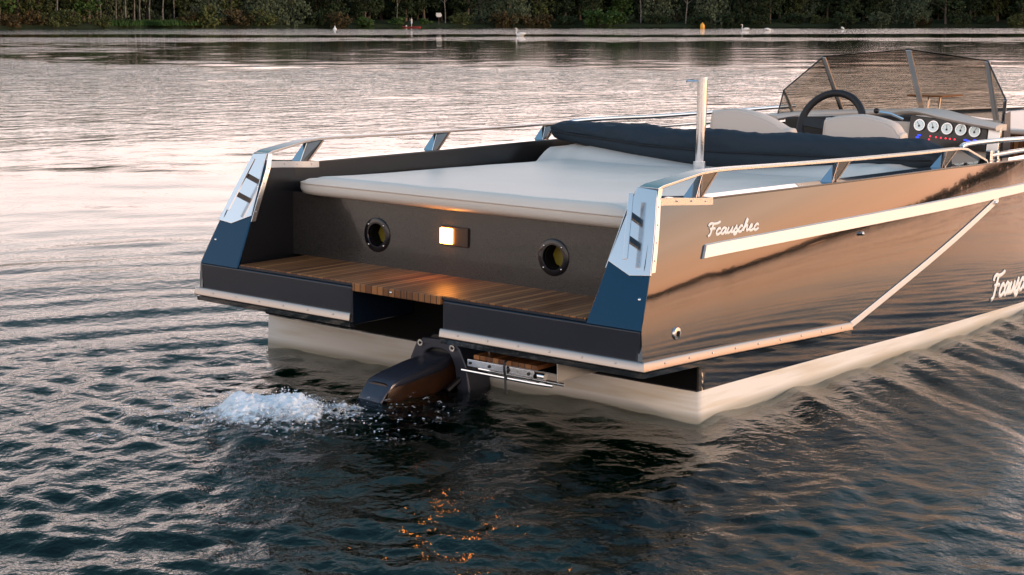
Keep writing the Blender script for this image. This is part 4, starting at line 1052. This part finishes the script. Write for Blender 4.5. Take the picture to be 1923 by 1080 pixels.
def torn():
    """froth heaped over the boil; a density value on each vertex makes it lacy towards its edges"""
    V = []; Fq = []; D = []; N = 300; ext = (.62, .34)
    for layer in range(2):
        n0 = len(V); o_ = layer*7.7; keep = {}
        for i in range(N):
            for j in range(N):
                a = lerp(-ext[0], ext[0], i/(N-1)); b = lerp(-ext[1], ext[1], j/(N-1))
                n1 = mnoise.fractal(Vector((a*8+o_, b*13, .3+o_)), 1.0, 2.1, 4); n2 = mnoise.fractal(Vector((a*30, b*40+o_, 5.3)), 1.0, 2.1, 3); n3 = mnoise.noise(Vector((a*95, b*105, o_)))
                h = heap(a, b)
                den = 13.0*h+.46*math.exp(-((a+.05)/.31)**2-(b/.18)**2)+.42*n1+.20*n2-(.10 if layer else 0)
                z = h*(1+.38*n1)+.010*n2*(.3+min(max(den, 0), 1))+.0035*n3+(.034 if layer == 0 else .020)
                V.append(FC+side*(a+.01*n2)+away*(b+.01*n1)+Vector((0, 0, z-.030*max(0, .45-den)))); D.append(den); keep[i, j] = den > .05
        for i in range(N-1):
            for j in range(N-1):
                if keep[i, j] and keep[i+1, j] and keep[i+1, j+1] and keep[i, j+1]: Fq.append(tuple(n0+q for q in (i*N+j, (i+1)*N+j, (i+1)*N+j+1, i*N+j+1)))
    me = bpy.data.meshes.new('foam'); me.from_pydata([tuple(v) for v in V], [], Fq)
    at_ = me.attributes.new('den', 'FLOAT', 'POINT'); at_.data.foreach_set('value', D)
    m = mat('lacy froth', (.62, .70, .75), .55, spec=.3, var=(30, (.86, .89, .92), .2)); t = m.node_tree; b_ = t.nodes['Principled BSDF']
    b_.inputs['Subsurface Weight'].default_value = .35; b_.inputs['Subsurface Radius'].default_value = (.012, .015, .017)
    an = t.nodes.new('ShaderNodeAttribute'); an.attribute_name = 'den'
    gp = t.nodes.new('ShaderNodeNewGeometry'); fn = t.nodes.new('ShaderNodeTexNoise'); fn.inputs['Scale'].default_value = 48; fn.inputs['Detail'].default_value = 3; t.links.new(gp.outputs['Position'], fn.inputs[0])
    ad = t.nodes.new('ShaderNodeMath'); ad.operation = 'MULTIPLY_ADD'; t.links.new(fn.outputs[0], ad.inputs[0]); ad.inputs[1].default_value = 1.25; t.links.new(an.outputs['Fac'], ad.inputs[2])
    mr_ = t.nodes.new('ShaderNodeMapRange'); t.links.new(ad.outputs[0], mr_.inputs[0]); mr_.inputs[1].default_value = .90; mr_.inputs[2].default_value = 1.45; t.links.new(mr_.outputs[0], b_.inputs['Alpha'])
    return link('foam', me, m, None, smooth=180)
fo2 = torn(); tag(fo2, 'torn white froth heaped on the boil behind the outdrive', 'foam', kind='stuff')

def onwater(u, v): return at(u, v, 2, 0.0, boat=False)
def toright(o, flip=False):
    """stand a thing broadside to the boat's stern view, facing left (or right when flipped)"""
    o.rotation_euler = (0, 0, R(CYAW+90+(180 if flip else 0)))
def swan(u, v, label, flip=False, s=1.0, pose='up'):
    r = empty('swan', onwater(u, v)); toright(r, flip)
    mb = MB(); rings = []
    if pose == 'dive':
        for x, z, w, h in ((-.30, .02, .10, .06), (-.22, .12, .20, .14), (-.05, .20, .22, .20), (.12, .26, .16, .16), (.22, .34, .06, .05)):
            rings.append([Vector((x, w*math.cos(q), z+h*math.sin(q))) for q in (2*math.pi*k/14 for k in range(14))])
        mb.loft(rings).build('body', M['bird'], r, smooth=80)
    else:
        for x, z, w, h in ((.36, .10, .04, .05), (.28, .10, .15, .12), (.10, .12, .22, .17), (-.12, .15, .23, .19), (-.32, .19, .17, .15), (-.48, .26, .07, .06), (-.56, .31, .02, .02)):
            rings.append([Vector((x, w*math.cos(q), z+h*math.sin(q))) for q in (2*math.pi*k/14 for k in range(14))])
        bod = mb.loft(rings)
        if pose == 'up': nk = [(.28, 0, .12), (.38, 0, .26), (.36, 0, .44), (.31, 0, .60), (.35, 0, .72), (.43, 0, .74)]
        else: nk = [(.28, 0, .14), (.40, 0, .22), (.50, 0, .20), (.58, 0, .08), (.62, 0, .02)]
        bod.tube(smooth_pts(nk, 4), .045, 8); bod.ball(nk[-1], .062, 6, (1.2, .8, .8)); b = bod.build('body', M['bird'], r, smooth=80)
        h = Vector(nk[-1]); MB().tube([h+Vector((.05, 0, -.005)), h+Vector((.17, 0, -.04))], [.03, .012], 6).build('bill', M['bill'], b)
        wg = MB()
        for sy in (-1, 1): wg.ball((-.16, sy*.17, .24), .24, 6, (1.35, .35, .55))
        wg.build('wings', M['bird'], r, smooth=80)
    r.scale = (s, s, s); tag(r, label, 'swan', 'swans on the lake'); return r
swan(977, 68, 'nearest white swan, alone on open water above the middle of the boat', s=.95)
swan(1399, 57.5, 'white swan with raised neck, left one of the pair near the far bank', s=1.1)
swan(1443, 57.8, 'white swan with lowered head, right one of the pair near the far bank', True, pose='low')
swan(1582, 55.5, 'white swan tipped up to feed near the far bank', pose='dive')
for u, lb in ((1766, 'leftmost of three small dark ducks near the far bank'), (1781, 'middle of three small dark ducks near the far bank'), (1827, 'rightmost of three small dark ducks near the far bank')):
    d = empty('duck', onwater(u, 54.5)); toright(d)
    mb = MB(); rings = [[Vector((x, w*math.cos(q), z+h*math.sin(q))) for q in (2*math.pi*k/10 for k in range(10))] for x, z, w, h in ((.2, .05, .03, .03), (.1, .06, .1, .09), (-.1, .07, .1, .09), (-.24, .12, .02, .02))]
    mb.loft(rings).tube([(.13, 0, .08), (.17, 0, .24)], .035, 6).ball((.18, 0, .26), .05, 5).build('body', M['duck'], d, smooth=80)
    MB().tube([(.22, 0, .26), (.29, 0, .25)], [.02, .01], 5).build('bill', M['bill'], d)
    tag(d, lb, 'duck', 'ducks near the far bank')
# yellow buoy
b = empty('mooring_buoy', onwater(1319, 54))
rings = [[Vector((w*math.cos(q), w*math.sin(q), z)) for q in (2*math.pi*k/18 for k in range(18))] for z, w in ((-.1, .30), (0, .36), (.35, .38), (.62, .34), (.80, .22), (.88, .10), (.98, .07))]
MB().loft(rings).build('float', M['buoy'], b, smooth=50)
MB().tube([(math.cos(q)*.05, 0, 1.0+math.sin(q)*.05) for q in (2*math.pi*k/12 for k in range(13))], .014, 6).build('ring', M['steel'], b)
tag(b, 'bright yellow barrel buoy floating before the dark far bank', 'buoy')
b = empty('marker_buoy', onwater(629, 55.5))
rings = [[Vector((w*math.cos(q), w*math.sin(q), z)) for q in (2*math.pi*k/16 for k in range(16))] for z, w in ((-.05, .22), (.05, .28), (.14, .27), (.22, .15), (.52, .04), (.56, .01))]
MB().loft(rings).build('float', M['bird'], b, smooth=50); MB().cyl((0, 0, .54), (0, 0, .70), .012, 6).build('staff', M['steel'], b)
tag(b, 'small white cone shaped marker buoy near the far bank', 'buoy')
# paddler on a red board
base = onwater(773, 52)
rt2 = empty('paddleboard', base); toright(rt2)
rings = []
for x in np.linspace(-1.75, 1.75, 25):
    w = .42*math.sqrt(max(0.001, 1-abs(x/1.76)**2.6)); z = .10+.13*max(0, (x-1.0)/.75)**2
    rings.append([Vector((x, w*c, z+.07*s3)) for c, s3 in ((-1, 0), (-.8, .8), (.8, .8), (1, 0), (.75, -.9), (-.75, -.9))])
MB().loft(rings).build('board', M['redb'], rt2, smooth=60); MB().box((-.5, -.28, .157), (.5, .28, .162)).build('deck_pad', M['rubber'], rt2)
tag(rt2, 'red paddleboard with a person standing on it, off the dark far bank', 'paddleboard')
def skin_body(name, joints, edges, m):
    me = bpy.data.meshes.new(name); me.from_pydata([j[0] for j in joints], edges, []); o = bpy.data.objects.new(name, me); COL.objects.link(o); me.materials.append(m)
    sk = o.modifiers.new('skin', 'SKIN'); sk.use_smooth_shade = True
    for i3, j in enumerate(joints): me.skin_vertices[0].data[i3].radius = (j[1], j[1]*(j[2] if len(j) > 2 else 1))
    me.skin_vertices[0].data[0].use_root = True
    sb = o.modifiers.new('sub', 'SUBSURF'); sb.levels = 1; sb.render_levels = 2; return o
J = [((0,0,.92),.13,.8), ((0,0,1.15),.12,.75), ((0,0,1.38),.14,.7), ((0,0,1.50),.055), ((.01,0,1.56),.06), ((.02,0,1.66),.095), ((.02,0,1.74),.07),
     ((0,.10,.86),.085), ((.03,.12,.48),.058), ((0,.13,.08),.04), ((.12,.14,.03),.035), ((0,-.10,.86),.085), ((.03,-.12,.48),.058), ((0,-.13,.08),.04), ((.12,-.14,.03),.035),
     ((0,.19,1.40),.055), ((.12,.24,1.16),.042), ((.34,.16,1.20),.032), ((.42,.12,1.22),.03), ((0,-.19,1.40),.055), ((.16,-.20,1.30),.042), ((.34,-.05,1.50),.032), ((.40,.0,1.56),.03)]
Eg = [(0,1),(1,2),(2,3),(3,4),(4,5),(5,6),(0,7),(7,8),(8,9),(9,10),(0,11),(11,12),(12,13),(13,14),(2,15),(15,16),(16,17),(17,18),(2,19),(19,20),(20,21),(21,22)]
per = skin_body('person', J, Eg, M['skin']); per.location = base+Vector((0, 0, .155)); toright(per)
tag(per, 'person in a pale top standing upright on the red paddleboard', 'person')
def cloth(name, prof, m):
    rings = [[Vector((cx+w*math.cos(q)*.75, w*math.sin(q), z)) for q in (2*math.pi*k/16 for k in range(16))] for z, w, cx in prof]
    return MB().loft(rings).build(name, m, per, smooth=80)
cloth('shirt', [(.90, .19, 0), (1.1, .17, 0), (1.3, .20, 0), (1.42, .19, 0), (1.48, .09, 0)], M['cloth'])
cloth('shorts', [(.62, .19, .01), (.80, .20, 0), (.93, .185, 0)], M['clothb'])
MB().ball((-.01, 0, 1.71), .11, 6, (1, .9, .8)).build('hair', M['duck'], per)
MB().tube([(.12, 0, 1.66), (.14, 0, 1.645), (.12, 0, 1.63)], [.008, .016, .008], 5).build('nose', M['skin'], per)
pd = MB().tube([(.40, .02, 1.75), (.50, .25, .15)], .016, 6).box((.44, .20, -.10), (.56, .30, .17)).build('paddle', M['black'], None, smooth=0)
pd.location = base+Vector((0, 0, .16)); toright(pd); tag(pd, 'dark paddle held by the person on the red board', 'paddle')
X = empty('bundle'); X.location = base+XR*-1.0+Vector((0, 0, .17))
MB().ball((0, 0, .12), .16, 6, (1.2, .9, .8)).ball((.1, 0, .25), .06, 5).build('bag', M['cloth'], X, smooth=80)
tag(X, 'small pale bundle lying on the front end of the red paddleboard', 'bag')
# pale board among the trees
p = at(824, 28, 0, 0, boat=False); d_ = (p-CAM).normalized(); a = heading(824); rr = shore(a)+2
k = rr/math.hypot(d_.x, d_.y); p = CAM+d_*k
sb = empty('notice_board', (p.x, p.y, 0)); sb.rotation_euler = (0, 0, R(CYAW+90))
MB().prism([(-.62, 0, p.z-.30), (-.35, 0, p.z-.50), (.40, 0, p.z-.46), (.60, 0, p.z-.2), (.58, 0, p.z+.46), (-.40, 0, p.z+.44), (-.64, 0, p.z+.1)], (0, .04, 0)).build('panel', M['cloth'], sb, bevel=.01)
MB().cyl((0, -.05, .2), (0, -.05, p.z+.2), .05, 8).build('post', M['bark'], sb)
tag(sb, 'small weathered white board on a post among the dark trees', 'sign')
